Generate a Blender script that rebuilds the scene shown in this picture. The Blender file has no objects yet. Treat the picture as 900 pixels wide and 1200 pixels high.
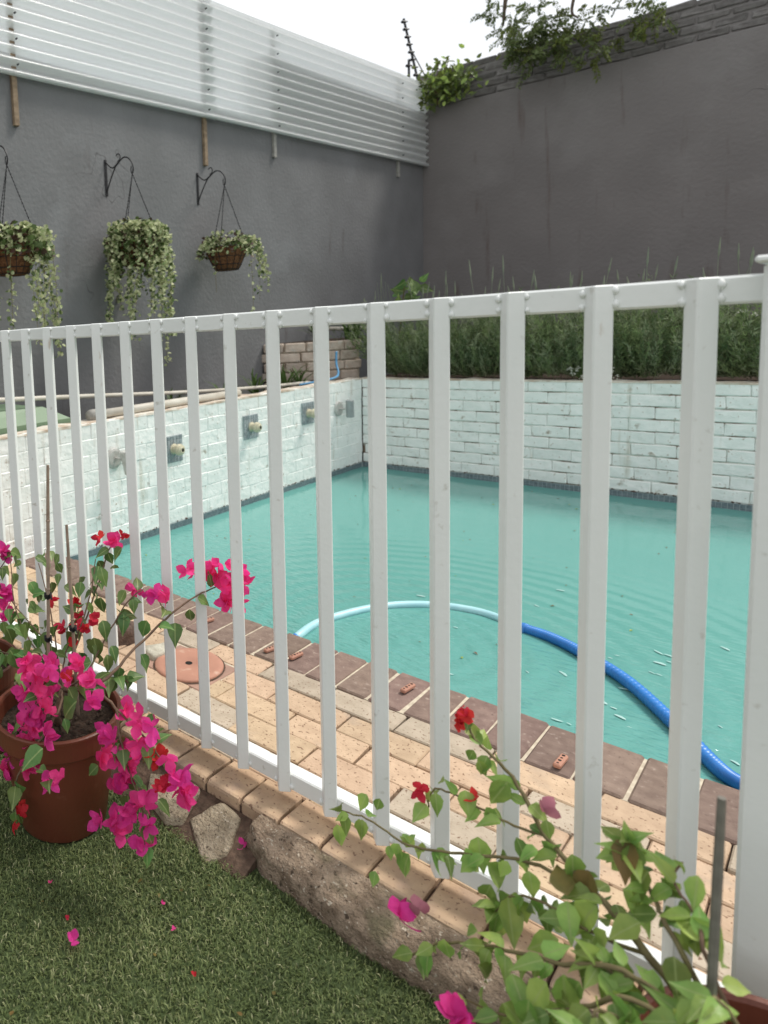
import bpy, math, random
import numpy as np
from mathutils import Vector, Matrix, Quaternion

random.seed(7); rng = np.random.default_rng(7)
S = bpy.context.scene
COL = S.collection
rad = math.radians
U = random.uniform

# ------------------------------------------------------------------ camera
F, CX, CY = 789.2927, 91.312, 473.6716            # focal length and principal point, photo pixels (900 wide)
YAW, PIT, ROL = -.8811, .1014, -.0562
CAM = Vector((0, 0, 1.1576))
cy_, sy_ = math.cos(YAW), math.sin(YAW); cp_, sp_ = math.cos(PIT), math.sin(PIT)
cr_, sr_ = math.cos(ROL), math.sin(ROL)
FWD = Vector((sy_*cp_, cy_*cp_, -sp_)); RT0 = Vector((cy_, -sy_, 0)); UP0 = RT0.cross(FWD)
RT = RT0*cr_ + UP0*sr_; UP = UP0*cr_ - RT0*sr_
cam = bpy.data.cameras.new('camera'); camo = bpy.data.objects.new('camera', cam); COL.objects.link(camo)
camo.matrix_world = Matrix(((RT.x, UP.x, -FWD.x, CAM.x), (RT.y, UP.y, -FWD.y, CAM.y), (RT.z, UP.z, -FWD.z, CAM.z), (0, 0, 0, 1)))
cam.sensor_fit = 'HORIZONTAL'; cam.sensor_width = 36; cam.lens = 36*F/900
cam.shift_x = (450-CX)/900; cam.shift_y = -(600-CY)/900
cam.clip_start = .05; cam.clip_end = 500
cam.dof.use_dof = True; cam.dof.focus_distance = 1.9; cam.dof.aperture_fstop = 5
S.camera = camo

def at(px, py, ax, v):
    """world point seen at photo pixel (px, py) on the plane axis = v"""
    d = FWD + RT*((px-CX)/F) - UP*((py-CY)/F)
    i = 'xyz'.index(ax)
    return CAM + d*((v-CAM[i])/d[i])

# ------------------------------------------------------------------ light
sun_dir = Vector((.27, .52, .85)).normalized()      # towards the sun
W = bpy.data.worlds.new('World'); S.world = W; W.use_nodes = True
nt = W.node_tree; nt.nodes.clear()
out = nt.nodes.new('ShaderNodeOutputWorld'); bg = nt.nodes.new('ShaderNodeBackground')
sky = nt.nodes.new('ShaderNodeTexSky'); sky.sky_type = 'NISHITA'; sky.sun_disc = False
sky.sun_elevation = math.asin(sun_dir.z); sky.sun_rotation = math.atan2(sun_dir.x, sun_dir.y)
sky.dust_density = 3.0
tc = nt.nodes.new('ShaderNodeTexCoord'); mp = nt.nodes.new('ShaderNodeMapping'); mp.inputs['Scale'].default_value = (1.4, 1.4, 3)
nz = nt.nodes.new('ShaderNodeTexNoise'); nz.inputs['Scale'].default_value = 2.0; nz.inputs['Detail'].default_value = 7
cr = nt.nodes.new('ShaderNodeValToRGB'); cr.color_ramp.elements[0].position = .36; cr.color_ramp.elements[1].position = .62
cr.color_ramp.elements[0].color = (.62,)*3+(1,); cr.color_ramp.elements[1].color = (1, 1, 1, 1)
mx = nt.nodes.new('ShaderNodeMixRGB'); mx.inputs[2].default_value = (12.5, 12.7, 12.9, 1)
nt.links.new(tc.outputs['Generated'], mp.inputs[0]); nt.links.new(mp.outputs[0], nz.inputs[0]); nt.links.new(nz.outputs[0], cr.inputs[0])
nt.links.new(cr.outputs[0], mx.inputs[0]); nt.links.new(sky.outputs[0], mx.inputs[1]); nt.links.new(mx.outputs[0], bg.inputs[0])
bg.inputs[1].default_value = .085
nt.links.new(bg.outputs[0], out.inputs[0])
sl = bpy.data.lights.new('sun', 'SUN'); sl.energy = 2.7; sl.angle = rad(14); sl.color = (1, .955, .88)
so = bpy.data.objects.new('sun', sl); COL.objects.link(so); so.location = (2, 4, 9)
so.rotation_euler = (-sun_dir).to_track_quat('-Z', 'Y').to_euler()
S.view_settings.view_transform = 'Standard'; S.view_settings.look = 'None'
S.view_settings.exposure = 0.18; S.view_settings.gamma = 1; S.view_settings.use_curve_mapping = False
S.cycles.max_bounces = 10; S.cycles.transparent_max_bounces = 12; S.cycles.use_denoising = True

# ------------------------------------------------------------------ materials
def mat(name, col, rough=.6, col2=None, nscale=20, bump=0, bscale=60, objvar=0, spec=.3, stain=None, translucent=0, world=True, contrast=(.35, .65), hue=0, detail=5, crack=0, rib=0):
    """procedural material: two tones mixed by noise, fine relief, per-object variation, optional stain (colour, scale, lo, hi)"""
    m = bpy.data.materials.new(name); m.use_nodes = True
    n = m.node_tree.nodes; l = m.node_tree.links; b = n['Principled BSDF']
    b.inputs['Roughness'].default_value = rough; b.inputs['Specular IOR Level'].default_value = spec
    if world:
        g = n.new('ShaderNodeNewGeometry').outputs['Position']
    else:
        g = n.new('ShaderNodeTexCoord').outputs['Object']
    c2 = col2 or tuple(x*.8 for x in col)
    t = n.new('ShaderNodeTexNoise'); t.inputs['Scale'].default_value = nscale; t.inputs['Detail'].default_value = detail; l.new(g, t.inputs[0])
    r = n.new('ShaderNodeValToRGB'); r.color_ramp.elements[0].position, r.color_ramp.elements[1].position = contrast
    r.color_ramp.elements[0].color = (*c2, 1); r.color_ramp.elements[1].color = (*col, 1); l.new(t.outputs[0], r.inputs[0])
    cur = r.outputs[0]
    if objvar or hue:
        oi = n.new('ShaderNodeObjectInfo'); hs = n.new('ShaderNodeHueSaturation')
        ma = n.new('ShaderNodeMapRange'); ma.inputs[3].default_value = 1-objvar; ma.inputs[4].default_value = 1+objvar
        l.new(oi.outputs['Random'], ma.inputs[0]); l.new(ma.outputs[0], hs.inputs['Value'])
        if hue:
            mm = n.new('ShaderNodeMath'); mm.operation = 'MULTIPLY'; mm.inputs[1].default_value = 7.31; l.new(oi.outputs['Random'], mm.inputs[0])
            fr = n.new('ShaderNodeMath'); fr.operation = 'FRACT'; l.new(mm.outputs[0], fr.inputs[0])
            mb = n.new('ShaderNodeMapRange'); mb.inputs[3].default_value = .5-hue; mb.inputs[4].default_value = .5+hue
            l.new(fr.outputs[0], mb.inputs[0]); l.new(mb.outputs[0], hs.inputs['Hue'])
        l.new(cur, hs.inputs['Color']); cur = hs.outputs[0]
    for st in (stain if isinstance(stain, list) else [stain] if stain else []):
        sc, ss, lo, hi = st[:4]
        t2 = n.new('ShaderNodeTexNoise'); t2.inputs['Scale'].default_value = ss; t2.inputs['Detail'].default_value = 8
        if len(st) > 4:
            mpn = n.new('ShaderNodeMapping'); mpn.inputs['Scale'].default_value = st[4]; l.new(g, mpn.inputs[0]); l.new(mpn.outputs[0], t2.inputs[0])
        else:
            l.new(g, t2.inputs[0])
        m2 = n.new('ShaderNodeMapRange'); m2.inputs[1].default_value = lo; m2.inputs[2].default_value = hi; l.new(t2.outputs[0], m2.inputs[0])
        mi = n.new('ShaderNodeMixRGB'); mi.inputs[2].default_value = (*sc, 1); l.new(m2.outputs[0], mi.inputs[0]); l.new(cur, mi.inputs[1]); cur = mi.outputs[0]
    if crack:
        tcn = n.new('ShaderNodeTexNoise'); tcn.inputs['Scale'].default_value = crack; tcn.inputs['Detail'].default_value = 4; tcn.inputs['Roughness'].default_value = .5; l.new(g, tcn.inputs[0])
        sb = n.new('ShaderNodeMath'); sb.operation = 'SUBTRACT'; sb.inputs[1].default_value = .5; l.new(tcn.outputs[0], sb.inputs[0])
        ab = n.new('ShaderNodeMath'); ab.operation = 'ABSOLUTE'; l.new(sb.outputs[0], ab.inputs[0])
        lr = n.new('ShaderNodeMapRange'); lr.inputs[1].default_value = .0006; lr.inputs[2].default_value = .0018; lr.inputs[3].default_value = 1; lr.inputs[4].default_value = 0; l.new(ab.outputs[0], lr.inputs[0])
        tm = n.new('ShaderNodeTexNoise'); tm.inputs['Scale'].default_value = 1.1; tm.inputs['Detail'].default_value = 1; l.new(g, tm.inputs[0])
        mk = n.new('ShaderNodeMapRange'); mk.inputs[1].default_value = .60; mk.inputs[2].default_value = .66; mk.inputs[4].default_value = .55; l.new(tm.outputs[0], mk.inputs[0])
        mu = n.new('ShaderNodeMath'); mu.operation = 'MULTIPLY'; l.new(lr.outputs[0], mu.inputs[0]); l.new(mk.outputs[0], mu.inputs[1])
        mi = n.new('ShaderNodeMixRGB'); mi.inputs[2].default_value = (.05, .047, .045, 1); l.new(mu.outputs[0], mi.inputs[0]); l.new(cur, mi.inputs[1]); cur = mi.outputs[0]
    if rib:
        ob = n.new('ShaderNodeTexCoord'); sxx = n.new('ShaderNodeSeparateXYZ'); l.new(ob.outputs['Object'], sxx.inputs[0])
        ab = n.new('ShaderNodeMath'); ab.operation = 'ABSOLUTE'; l.new(sxx.outputs['X'], ab.inputs[0])
        lr = n.new('ShaderNodeMapRange'); lr.inputs[1].default_value = .0004; lr.inputs[2].default_value = .0016; lr.inputs[3].default_value = .55; lr.inputs[4].default_value = 0; l.new(ab.outputs[0], lr.inputs[0])
        mi = n.new('ShaderNodeMixRGB'); mi.inputs[2].default_value = (.42, .50, .20, 1); l.new(lr.outputs[0], mi.inputs[0]); l.new(cur, mi.inputs[1]); cur = mi.outputs[0]
    l.new(cur, b.inputs['Base Color'])
    if bump:
        t3 = n.new('ShaderNodeTexNoise'); t3.inputs['Scale'].default_value = bscale; t3.inputs['Detail'].default_value = 6; l.new(g, t3.inputs[0])
        bp = n.new('ShaderNodeBump'); bp.inputs['Strength'].default_value = 1; bp.inputs['Distance'].default_value = bump
        l.new(t3.outputs[0], bp.inputs['Height']); l.new(bp.outputs[0], b.inputs['Normal'])
    if translucent:
        tr = n.new('ShaderNodeBsdfTranslucent'); l.new(cur, tr.inputs[0]); ms = n.new('ShaderNodeMixShader'); ms.inputs[0].default_value = translucent
        l.new(b.outputs[0], ms.inputs[1]); l.new(tr.outputs[0], ms.inputs[2]); l.new(ms.outputs[0], n['Material Output'].inputs[0])
    return m

M = {}
M['grey_plaster'] = mat('grey_plaster', (.190, .191, .194), .85, (.160, .161, .163), 2.2, .0045, 32, stain=[((.22, .225, .23), 1.3, .58, .75), ((.12, .11, .106), 9, .66, .8, (.6, .6, .16))], crack=.9)
M['grey_plaster_dark'] = mat('grey_plaster_dark', (.205, .190, .184), .85, (.184, .170, .165), 1.8, .005, 30, stain=[((.222, .209, .203), 1.7, .54, .72), ((.125, .095, .085), 7, .62, .80, (1.5, 1.5, .16)), ((.24, .23, .22), 60, .70, .76)], crack=.7)
M['grey_brick'] = mat('grey_brick', (.21, .20, .192), .9, (.145, .135, .13), 14, .012, 30, objvar=.16)
M['white_brick'] = mat('white_brick', (.88, .885, .855), .55, (.80, .825, .79), 12, .0075, 24, objvar=.03, stain=[((.30, .23, .16), 13, .655, .76), ((.52, .48, .39), 7, .60, .80, (2.4, 2.4, .32)), ((.40, .33, .25), 48, .64, .74)])
M['white_mortar'] = mat('white_mortar', (.74, .76, .72), .7, (.50, .49, .43), 11, .006, 40, contrast=(.3, .55), stain=((.18, .13, .09), 8, .46, .60))
M['white_mortar_clean'] = mat('white_mortar_clean', (.86, .87, .845), .6, (.79, .82, .79), 9, .006, 30, stain=((.30, .24, .17), 6, .68, .76))
M['wall_cap'] = mat('wall_cap', (.72, .69, .61), .8, (.48, .37, .28), 14, .003, 50)
M['white_paint'] = mat('white_paint', (.82, .835, .815), .38, (.78, .80, .78), 3, .0006, 70, spec=.4, stain=[((.56, .55, .50), 40, .66, .78), ((.50, .42, .33), 26, .70, .80, (1, 1, .35))])
M['paver'] = mat('paver', (.55, .405, .275), .85, (.465, .335, .225), 26, .0015, 130, objvar=.11, hue=.008, stain=[((.22, .135, .085), 110, .605, .66), ((.40, .31, .235), 7, .60, .74)])
M['paver_grey'] = mat('paver_grey', (.46, .385, .30), .85, (.38, .315, .24), 22, .0015, 120, objvar=.1, stain=((.20, .13, .09), 110, .605, .66))
M['kerb_brick'] = mat('kerb_brick', (.53, .38, .25), .85, (.43, .30, .20), 24, .002, 110, objvar=.1, stain=[((.22, .135, .09), 105, .605, .67), ((.36, .26, .20), 9, .54, .70)])
M['coping_brick'] = mat('coping_brick', (.235, .165, .135), .8, (.175, .118, .098), 30, .0016, 120, objvar=.13, hue=.012, stain=[((.33, .26, .22), 60, .62, .74), ((.09, .06, .05), 110, .64, .74)])
M['joint_dirt'] = mat('joint_dirt', (.13, .085, .06), .95, (.07, .045, .032), 60, .004, 120)
M['joint_mortar'] = mat('joint_mortar', (.62, .55, .43), .95, (.46, .39, .30), 50, .002, 140)
M['stone'] = mat('stone', (.44, .365, .265), .9, (.28, .225, .155), 34, .010, 170, objvar=.08, stain=[((.12, .09, .06), 110, .60, .68), ((.55, .48, .38), 130, .63, .7)])
M['rough_concrete'] = mat('rough_concrete', (.36, .275, .20), .95, (.20, .145, .10), 34, .014, 150, detail=9, stain=[((.52, .45, .36), 120, .62, .68), ((.085, .06, .042), 80, .60, .68), ((.16, .14, .085), 9, .56, .7)])
M['pale_stone'] = mat('pale_stone', (.55, .52, .43), .85, (.38, .35, .28), 30, .004, 90)
M['brown_rock'] = mat('brown_rock', (.13, .085, .065), .75, (.08, .052, .04), 35, .006, 70)
M['soil'] = mat('soil', (.075, .05, .035), 1, (.03, .02, .014), 70, .01, 90)
M['lawn_base'] = mat('lawn_base', (.075, .105, .04), 1, (.045, .062, .025), 40)
M['earth'] = mat('earth', (.15, .12, .09), 1)
M['terracotta'] = mat('terracotta', (.155, .045, .024), .38, (.135, .038, .021), 6, .0006, 80, spec=.35, stain=((.25, .12, .08), 14, .66, .85))
M['terracotta_light'] = mat('terracotta_light', (.46, .235, .165), .7, (.38, .19, .135), 9, .0008, 90, stain=((.55, .38, .29), 18, .6, .75))
M['plate'] = mat('plate', (.42, .26, .20), .8, (.32, .20, .155), 12, .001, 90)
M['black_iron'] = mat('black_iron', (.018, .018, .02), .5)
M['wood_batten'] = mat('wood_batten', (.30, .225, .15), .8, (.2, .145, .095), 30, .001, 50)
M['grey_batten'] = mat('grey_batten', (.36, .35, .32), .8, (.27, .26, .24), 30)
M['coir'] = mat('coir', (.21, .095, .045), 1, (.10, .045, .022), 60, .008, 110)
M['pipe'] = mat('pipe', (.60, .57, .50), .5, (.47, .43, .36), 8)
M['green_plastic'] = mat('green_plastic', (.17, .25, .155), .5, (.145, .22, .135), 4, spec=.4)
M['mosaic'] = mat('mosaic', (.32, .36, .37), .35, (.22, .26, .275), 40, objvar=.2, spec=.5)
M['mosaic_grout'] = mat('mosaic_grout', (.40, .46, .46), .8)
M['waterline'] = mat('waterline', (.19, .235, .255), .3, (.11, .145, .165), 45, spec=.5)
M['cream_plastic'] = mat('cream_plastic', (.60, .56, .41), .4, (.50, .46, .33), 30)
M['dark_hole'] = mat('dark_hole', (.02, .018, .015), .9)
M['steel'] = mat('steel', (.50, .50, .47), .4, (.38, .37, .34), 40, spec=.6)
M['grey_steel'] = mat('grey_steel', (.30, .33, .33), .45, (.25, .275, .275), 40, spec=.5)
M['leaf'] = mat('leaf', (.150, .245, .070), .42, (.100, .185, .05), 30, .0015, 90, rib=1, objvar=.35, hue=.03, translucent=.28, spec=.45)
M['leaf_pale'] = mat('leaf_pale', (.345, .475, .115), .42, (.20, .335, .075), 26, .0012, 80, objvar=.38, hue=.022, rib=1, translucent=.4, spec=.45)
M['leaf_bronze'] = mat('leaf_bronze', (.24, .16, .055), .5, (.15, .13, .04), 26, objvar=.2, hue=.02, translucent=.35)
M['bract_pink'] = mat('bract_pink', (.95, .095, .35), .6, (.80, .050, .27), 28, .0030, 110, objvar=.16, hue=.008, translucent=.42, spec=.15)
M['bract_magenta'] = mat('bract_magenta', (.88, .085, .39), .6, (.72, .05, .31), 28, .0030, 110, objvar=.16, hue=.008, translucent=.42, spec=.15)
M['bract_red'] = mat('bract_red', (.78, .060, .085), .6, (.60, .030, .06), 28, .0030, 110, objvar=.16, hue=.008, translucent=.4, spec=.15)
M['bract_faded'] = mat('bract_faded', (.52, .22, .26), .7, (.40, .14, .19), 28, translucent=.4, objvar=.2)
M['pale_fleck'] = mat('pale_fleck', (.40,.60,.57), .4, (.32,.53,.50), 20)
M['white_flower'] = mat('white_flower', (.8, .8, .72), .7, translucent=.3)
M['twig'] = mat('twig', (.19, .125, .085), .85, (.12, .075, .05), 50, .001, 120)
M['twig_green'] = mat('twig_green', (.20, .17, .08), .8, (.14, .11, .055), 50)
M['cane'] = mat('cane', (.33, .25, .19), .7, (.24, .175, .13), 40)
M['grey_stake'] = mat('grey_stake', (.20, .19, .16), .6, (.15, .14, .12), 40)
M['lavender'] = mat('lavender', (.29, .365, .165), .8, (.18, .25, .10), 9, translucent=.25)
M['lavender_dark'] = mat('lavender_dark', (.15, .205, .095), .8, (.10, .145, .065), 9, translucent=.25)
M['lavender_pale'] = mat('lavender_pale', (.34, .39, .24), .8, (.26, .31, .18), 9, translucent=.25)
M['lavender_spike'] = mat('lavender_spike', (.27, .30, .21), .8, (.22, .24, .19), 30, translucent=.2)
M['strap_leaf'] = mat('strap_leaf', (.075, .13, .032), .5, (.05, .09, .022), 10, translucent=.25)
M['basket_leaf'] = mat('basket_leaf', (.14, .20, .07), .55, (.065, .10, .03), 25, translucent=.25)
M['variegated'] = mat('variegated', (.66, .66, .42), .55, (.30, .38, .16), 45, translucent=.3)
M['purple_leaf'] = mat('purple_leaf', (.085, .035, .03), .5, (.06, .05, .03), 20, translucent=.2)
M['tree_leaf'] = mat('tree_leaf', (.165, .215, .075), .55, (.095, .13, .045), 4, translucent=.3)
M['tree_leaf_light'] = mat('tree_leaf_light', (.17, .21, .05), .55, (.12, .15, .035), 4, translucent=.35)
M['bark'] = mat('bark', (.12, .09, .065), .95, (.07, .05, .036), 20, .006, 60)
M['hose_blue'] = mat('hose_blue', (.035, .22, .62), .35, (.03, .18, .52), 30, spec=.5)
M['hose_pale'] = mat('hose_pale', (.42, .70, .74), .4, (.34, .62, .68), 20, spec=.5)  # veil of milky water over the sunken hose put into a paler colour
M['garden_hose'] = mat('garden_hose', (.12, .36, .62), .4)
M['basin'] = mat('basin', (.20, .45, .41), .8, (.16, .39, .36), 2)

def mat_grass():
    m = bpy.data.materials.new('grass'); m.use_nodes = True
    n = m.node_tree.nodes; l = m.node_tree.links; b = n['Principled BSDF']; b.inputs['Roughness'].default_value = .55; b.inputs['Specular IOR Level'].default_value = .3
    a = n.new('ShaderNodeAttribute'); a.attribute_name = 'tone'
    r = n.new('ShaderNodeValToRGB'); e = r.color_ramp.elements
    e[0].position = 0; e[0].color = (.048, .064, .020, 1); e[1].position = 1; e[1].color = (.42, .41, .24, 1)
    x = e.new(.5); x.color = (.118, .158, .052, 1); x = e.new(.85); x.color = (.215, .245, .095, 1)
    l.new(a.outputs['Fac'], r.inputs[0]); l.new(r.outputs[0], b.inputs['Base Color'])
    return m
M['grass'] = mat_grass()

def mat_water():
    m = bpy.data.materials.new('water'); m.use_nodes = True
    n = m.node_tree.nodes; l = m.node_tree.links; b = n['Principled BSDF']
    g = n.new('ShaderNodeNewGeometry')
    t0 = n.new('ShaderNodeTexNoise'); t0.inputs['Scale'].default_value = .55; t0.inputs['Detail'].default_value = 3; l.new(g.outputs['Position'], t0.inputs[0])
    r = n.new('ShaderNodeValToRGB'); r.color_ramp.elements[0].position = .3; r.color_ramp.elements[1].position = .7
    r.color_ramp.elements[0].color = (.112, .318, .285, 1); r.color_ramp.elements[1].color = (.140, .358, .322, 1)
    l.new(t0.outputs[0], r.inputs[0]); l.new(r.outputs[0], b.inputs['Base Color'])
    b.inputs['Roughness'].default_value = .03; b.inputs['IOR'].default_value = 1.33
    b.inputs['Specular IOR Level'].default_value = .5
    b.inputs['Alpha'].default_value = 1
    # small ripples, stronger towards the near side where the hose stirs the surface
    mpn = n.new('ShaderNodeMapping'); mpn.inputs['Rotation'].default_value = (0, 0, rad(35)); mpn.inputs['Scale'].default_value = (1, 2.2, 1); l.new(g.outputs['Position'], mpn.inputs[0])
    t1 = n.new('ShaderNodeTexNoise'); t1.inputs['Scale'].default_value = 5; t1.inputs['Detail'].default_value = 3; l.new(mpn.outputs[0], t1.inputs[0])
    t2 = n.new('ShaderNodeTexNoise'); t2.inputs['Scale'].default_value = 17; t2.inputs['Detail'].default_value = 2; l.new(mpn.outputs[0], t2.inputs[0])
    sx = n.new('ShaderNodeSeparateXYZ'); l.new(g.outputs['Position'], sx.inputs[0])
    mr = n.new('ShaderNodeMapRange'); mr.inputs[1].default_value = 3.6; mr.inputs[2].default_value = 2.3; mr.inputs[3].default_value = .05; mr.inputs[4].default_value = 1.0; l.new(sx.outputs['Y'], mr.inputs[0])
    mu = n.new('ShaderNodeMath'); mu.operation = 'MULTIPLY'; l.new(t2.outputs[0], mu.inputs[0]); l.new(mr.outputs[0], mu.inputs[1])
    b1 = n.new('ShaderNodeBump'); b1.inputs['Distance'].default_value = .0022; l.new(t1.outputs[0], b1.inputs['Height'])
    b2 = n.new('ShaderNodeBump'); b2.inputs['Distance'].default_value = .012; l.new(mu.outputs[0], b2.inputs['Height']); l.new(b1.outputs[0], b2.inputs['Normal'])
    wm = n.new('ShaderNodeMapping'); wm.inputs['Location'].default_value = (1.15, -2.55, .1); l.new(g.outputs['Position'], wm.inputs[0])
    wv = n.new('ShaderNodeTexWave'); wv.wave_type = 'RINGS'; wv.rings_direction = 'SPHERICAL'; wv.inputs['Scale'].default_value = 3.4; wv.inputs['Distortion'].default_value = 1.2; wv.inputs['Detail'].default_value = 1; l.new(wm.outputs[0], wv.inputs[0])
    ln = n.new('ShaderNodeVectorMath'); ln.operation = 'LENGTH'; l.new(wm.outputs[0], ln.inputs[0])
    fo = n.new('ShaderNodeMapRange'); fo.inputs[1].default_value = .35; fo.inputs[2].default_value = 1.7; fo.inputs[3].default_value = 1; fo.inputs[4].default_value = 0; l.new(ln.outputs['Value'], fo.inputs[0])
    wf = n.new('ShaderNodeMath'); wf.operation = 'MULTIPLY'; l.new(wv.outputs['Fac'], wf.inputs[0]); l.new(fo.outputs[0], wf.inputs[1])
    b3 = n.new('ShaderNodeBump'); b3.inputs['Distance'].default_value = .0038; l.new(wf.outputs[0], b3.inputs['Height']); l.new(b2.outputs[0], b3.inputs['Normal'])
    l.new(b3.outputs[0], b.inputs['Normal'])
    return m
M['water'] = mat_water()

def mat_poly():
    m = bpy.data.materials.new('translucent_sheet'); m.use_nodes = True
    n = m.node_tree.nodes; l = m.node_tree.links; b = n['Principled BSDF']
    b.inputs['Base Color'].default_value = (.96, .97, .965, 1); b.inputs['Roughness'].default_value = .16
    tr = n.new('ShaderNodeBsdfTranslucent'); tr.inputs[0].default_value = (.96, .975, .97, 1)
    tp = n.new('ShaderNodeBsdfRefraction'); tp.inputs[0].default_value = (.97, .985, .98, 1); tp.inputs['Roughness'].default_value = .55; tp.inputs['IOR'].default_value = 1.12
    m1 = n.new('ShaderNodeMixShader'); m1.inputs[0].default_value = .42; l.new(b.outputs[0], m1.inputs[1]); l.new(tr.outputs[0], m1.inputs[2])
    m2 = n.new('ShaderNodeMixShader'); m2.inputs[0].default_value = .34; l.new(m1.outputs[0], m2.inputs[1]); l.new(tp.outputs[0], m2.inputs[2])
    l.new(m2.outputs[0], n['Material Output'].inputs[0])
    return m
M['sheet'] = mat_poly()

# ------------------------------------------------------------------ helpers
class MB:
    """collects simple shapes and links them as one mesh object"""
    def __init__(s): s.v = []; s.f = []; s.mi = []
    def add(s, v, f, mi=0):
        o = len(s.v); s.v += [tuple(x) for x in v]; s.f += [tuple(i+o for i in q) for q in f]; s.mi += [mi]*len(f); return s
    def box(s, lo, hi, mi=0):
        x0, y0, z0 = lo; x1, y1, z1 = hi
        return s.add([(x0,y0,z0),(x1,y0,z0),(x1,y1,z0),(x0,y1,z0),(x0,y0,z1),(x1,y0,z1),(x1,y1,z1),(x0,y1,z1)],
                     [(3,2,1,0),(4,5,6,7),(0,1,5,4),(1,2,6,5),(2,3,7,6),(3,0,4,7)], mi)
    def chamfer(s, lo, hi, c=.004, jit=0, top_only=False):
        lo = Vector(lo); hi = Vector(hi); vs = []
        idx = {}
        for cx in (0, 1):
            for cyy in (0, 1):
                for cz in (0, 1):
                    base = [hi[0] if cx else lo[0], hi[1] if cyy else lo[1], hi[2] if cz else lo[2]]
                    j = [U(-jit, jit) for _ in range(3)]
                    sg = (-1 if cx else 1, -1 if cyy else 1, -1 if cz else 1)
                    for a in range(3):
                        p = [base[k]+j[k]+(0 if k == a else sg[k]*c) for k in range(3)]
                        idx[(cx, cyy, cz, a)] = len(vs); vs.append(p)
        fs = []
        for a in range(3):
            b_, c_ = (a+1) % 3, (a+2) % 3
            for side in (0, 1):
                q = []
                for (i, j) in ((0,0),(1,0),(1,1),(0,1)):
                    k = [0,0,0]; k[a] = side; k[b_] = i; k[c_] = j; q.append(idx[(*k, a)])
                fs.append(tuple(q if side else q[::-1]))
            for i in (0, 1):
                for j in (0, 1):       # edge along axis a
                    k0 = [0,0,0]; k0[b_] = i; k0[c_] = j; k1 = list(k0); k1[a] = 1
                    q = [idx[(*k0, b_)], idx[(*k1, b_)], idx[(*k1, c_)], idx[(*k0, c_)]]
                    fs.append(tuple(q if (i == j) else q[::-1]))
        for k in idx:
            if k[3] == 0:
                t = [idx[(k[0],k[1],k[2],a)] for a in range(3)]
                fs.append(tuple(t if (k[0]+k[1]+k[2]) % 2 == 1 else t[::-1]))
        return s.add(vs, fs)
    def tube(s, pts, r, n=6, caps=True, mi=0):
        pts = [Vector(p) for p in pts]; m = len(pts)
        rs = r if isinstance(r, (list, tuple)) else [r]*m
        t0 = (pts[1]-pts[0]).normalized(); ref = Vector((0,0,1)) if abs(t0.z) < .9 else Vector((1,0,0))
        nrm = t0.cross(ref).normalized(); vs = []
        for i, p in enumerate(pts):
            t = (pts[min(i+1, m-1)]-pts[max(i-1, 0)])
            t = t.normalized() if t.length > 1e-9 else t0
            nrm = (nrm-t*nrm.dot(t)).normalized(); bn = t.cross(nrm)
            for k in range(n):
                a = 2*math.pi*k/n; vs.append(p+(nrm*math.cos(a)+bn*math.sin(a))*rs[i])
        fs = [(i*n+k, i*n+(k+1) % n, (i+1)*n+(k+1) % n, (i+1)*n+k) for i in range(m-1) for k in range(n)]
        if caps: fs += [tuple(range(n))[::-1], tuple((m-1)*n+k for k in range(n))]
        return s.add(vs, fs, mi)
    def lathe(s, prof, n=24, c=(0,0,0), axis='z', mi=0):
        vs = []; m = len(prof)
        for (r, h) in prof:
            for k in range(n):
                a = 2*math.pi*k/n; x, y = r*math.cos(a), r*math.sin(a)
                p = (x, y, h) if axis == 'z' else (h, x, y) if axis == 'x' else (y, h, x)
                vs.append((p[0]+c[0], p[1]+c[1], p[2]+c[2]))
        fs = [(i*n+k, i*n+(k+1) % n, (i+1)*n+(k+1) % n, (i+1)*n+k) for i in range(m-1) for k in range(n)]
        return s.add(vs, fs, mi)
    def mesh(s, name, mats, smooth=False):
        me = bpy.data.meshes.new(name); me.from_pydata(s.v, [], s.f)
        for m in (mats if isinstance(mats, list) else [mats]): me.materials.append(m)
        if any(s.mi): me.polygons.foreach_set('material_index', s.mi)
        if smooth: me.polygons.foreach_set('use_smooth', [True]*len(s.f))
        me.update(); return me
    def build(s, name, mats, parent=None, smooth=False, loc=None, **kw):
        o = bpy.data.objects.new(name, s.mesh(name, mats, smooth)); COL.objects.link(o)
        if parent: o.parent = parent
        if loc: o.location = loc
        tag(o, **kw); return o

def tag(o, label=None, cat=None, group=None, kind=None):
    if label: o['label'] = label
    if cat: o['category'] = cat
    if group: o['group'] = group
    if kind: o['kind'] = kind
    return o
def thing(name, loc, label, cat, group=None, kind=None):
    o = bpy.data.objects.new(name, None); COL.objects.link(o); o.location = loc; o.empty_display_size = .05
    return tag(o, label, cat, group, kind)
def inst(name, me, parent, loc, rot=None, scale=1):
    """a part that shares its mesh; loc in world, parent unrotated at parent.location"""
    o = bpy.data.objects.new(name, me); COL.objects.link(o); o.parent = parent
    o.location = Vector(loc)-(parent.location if parent else Vector())
    if rot is not None:
        o.rotation_mode = 'QUATERNION'; o.rotation_quaternion = rot
    o.scale = (scale,)*3 if not isinstance(scale, (tuple, list)) else scale
    return o
def bez(a, b, c, n=8):
    a, b, c = Vector(a), Vector(b), Vector(c)
    return [a*(1-t)**2+b*2*t*(1-t)+c*t*t for t in [i/n for i in range(n+1)]]
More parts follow.
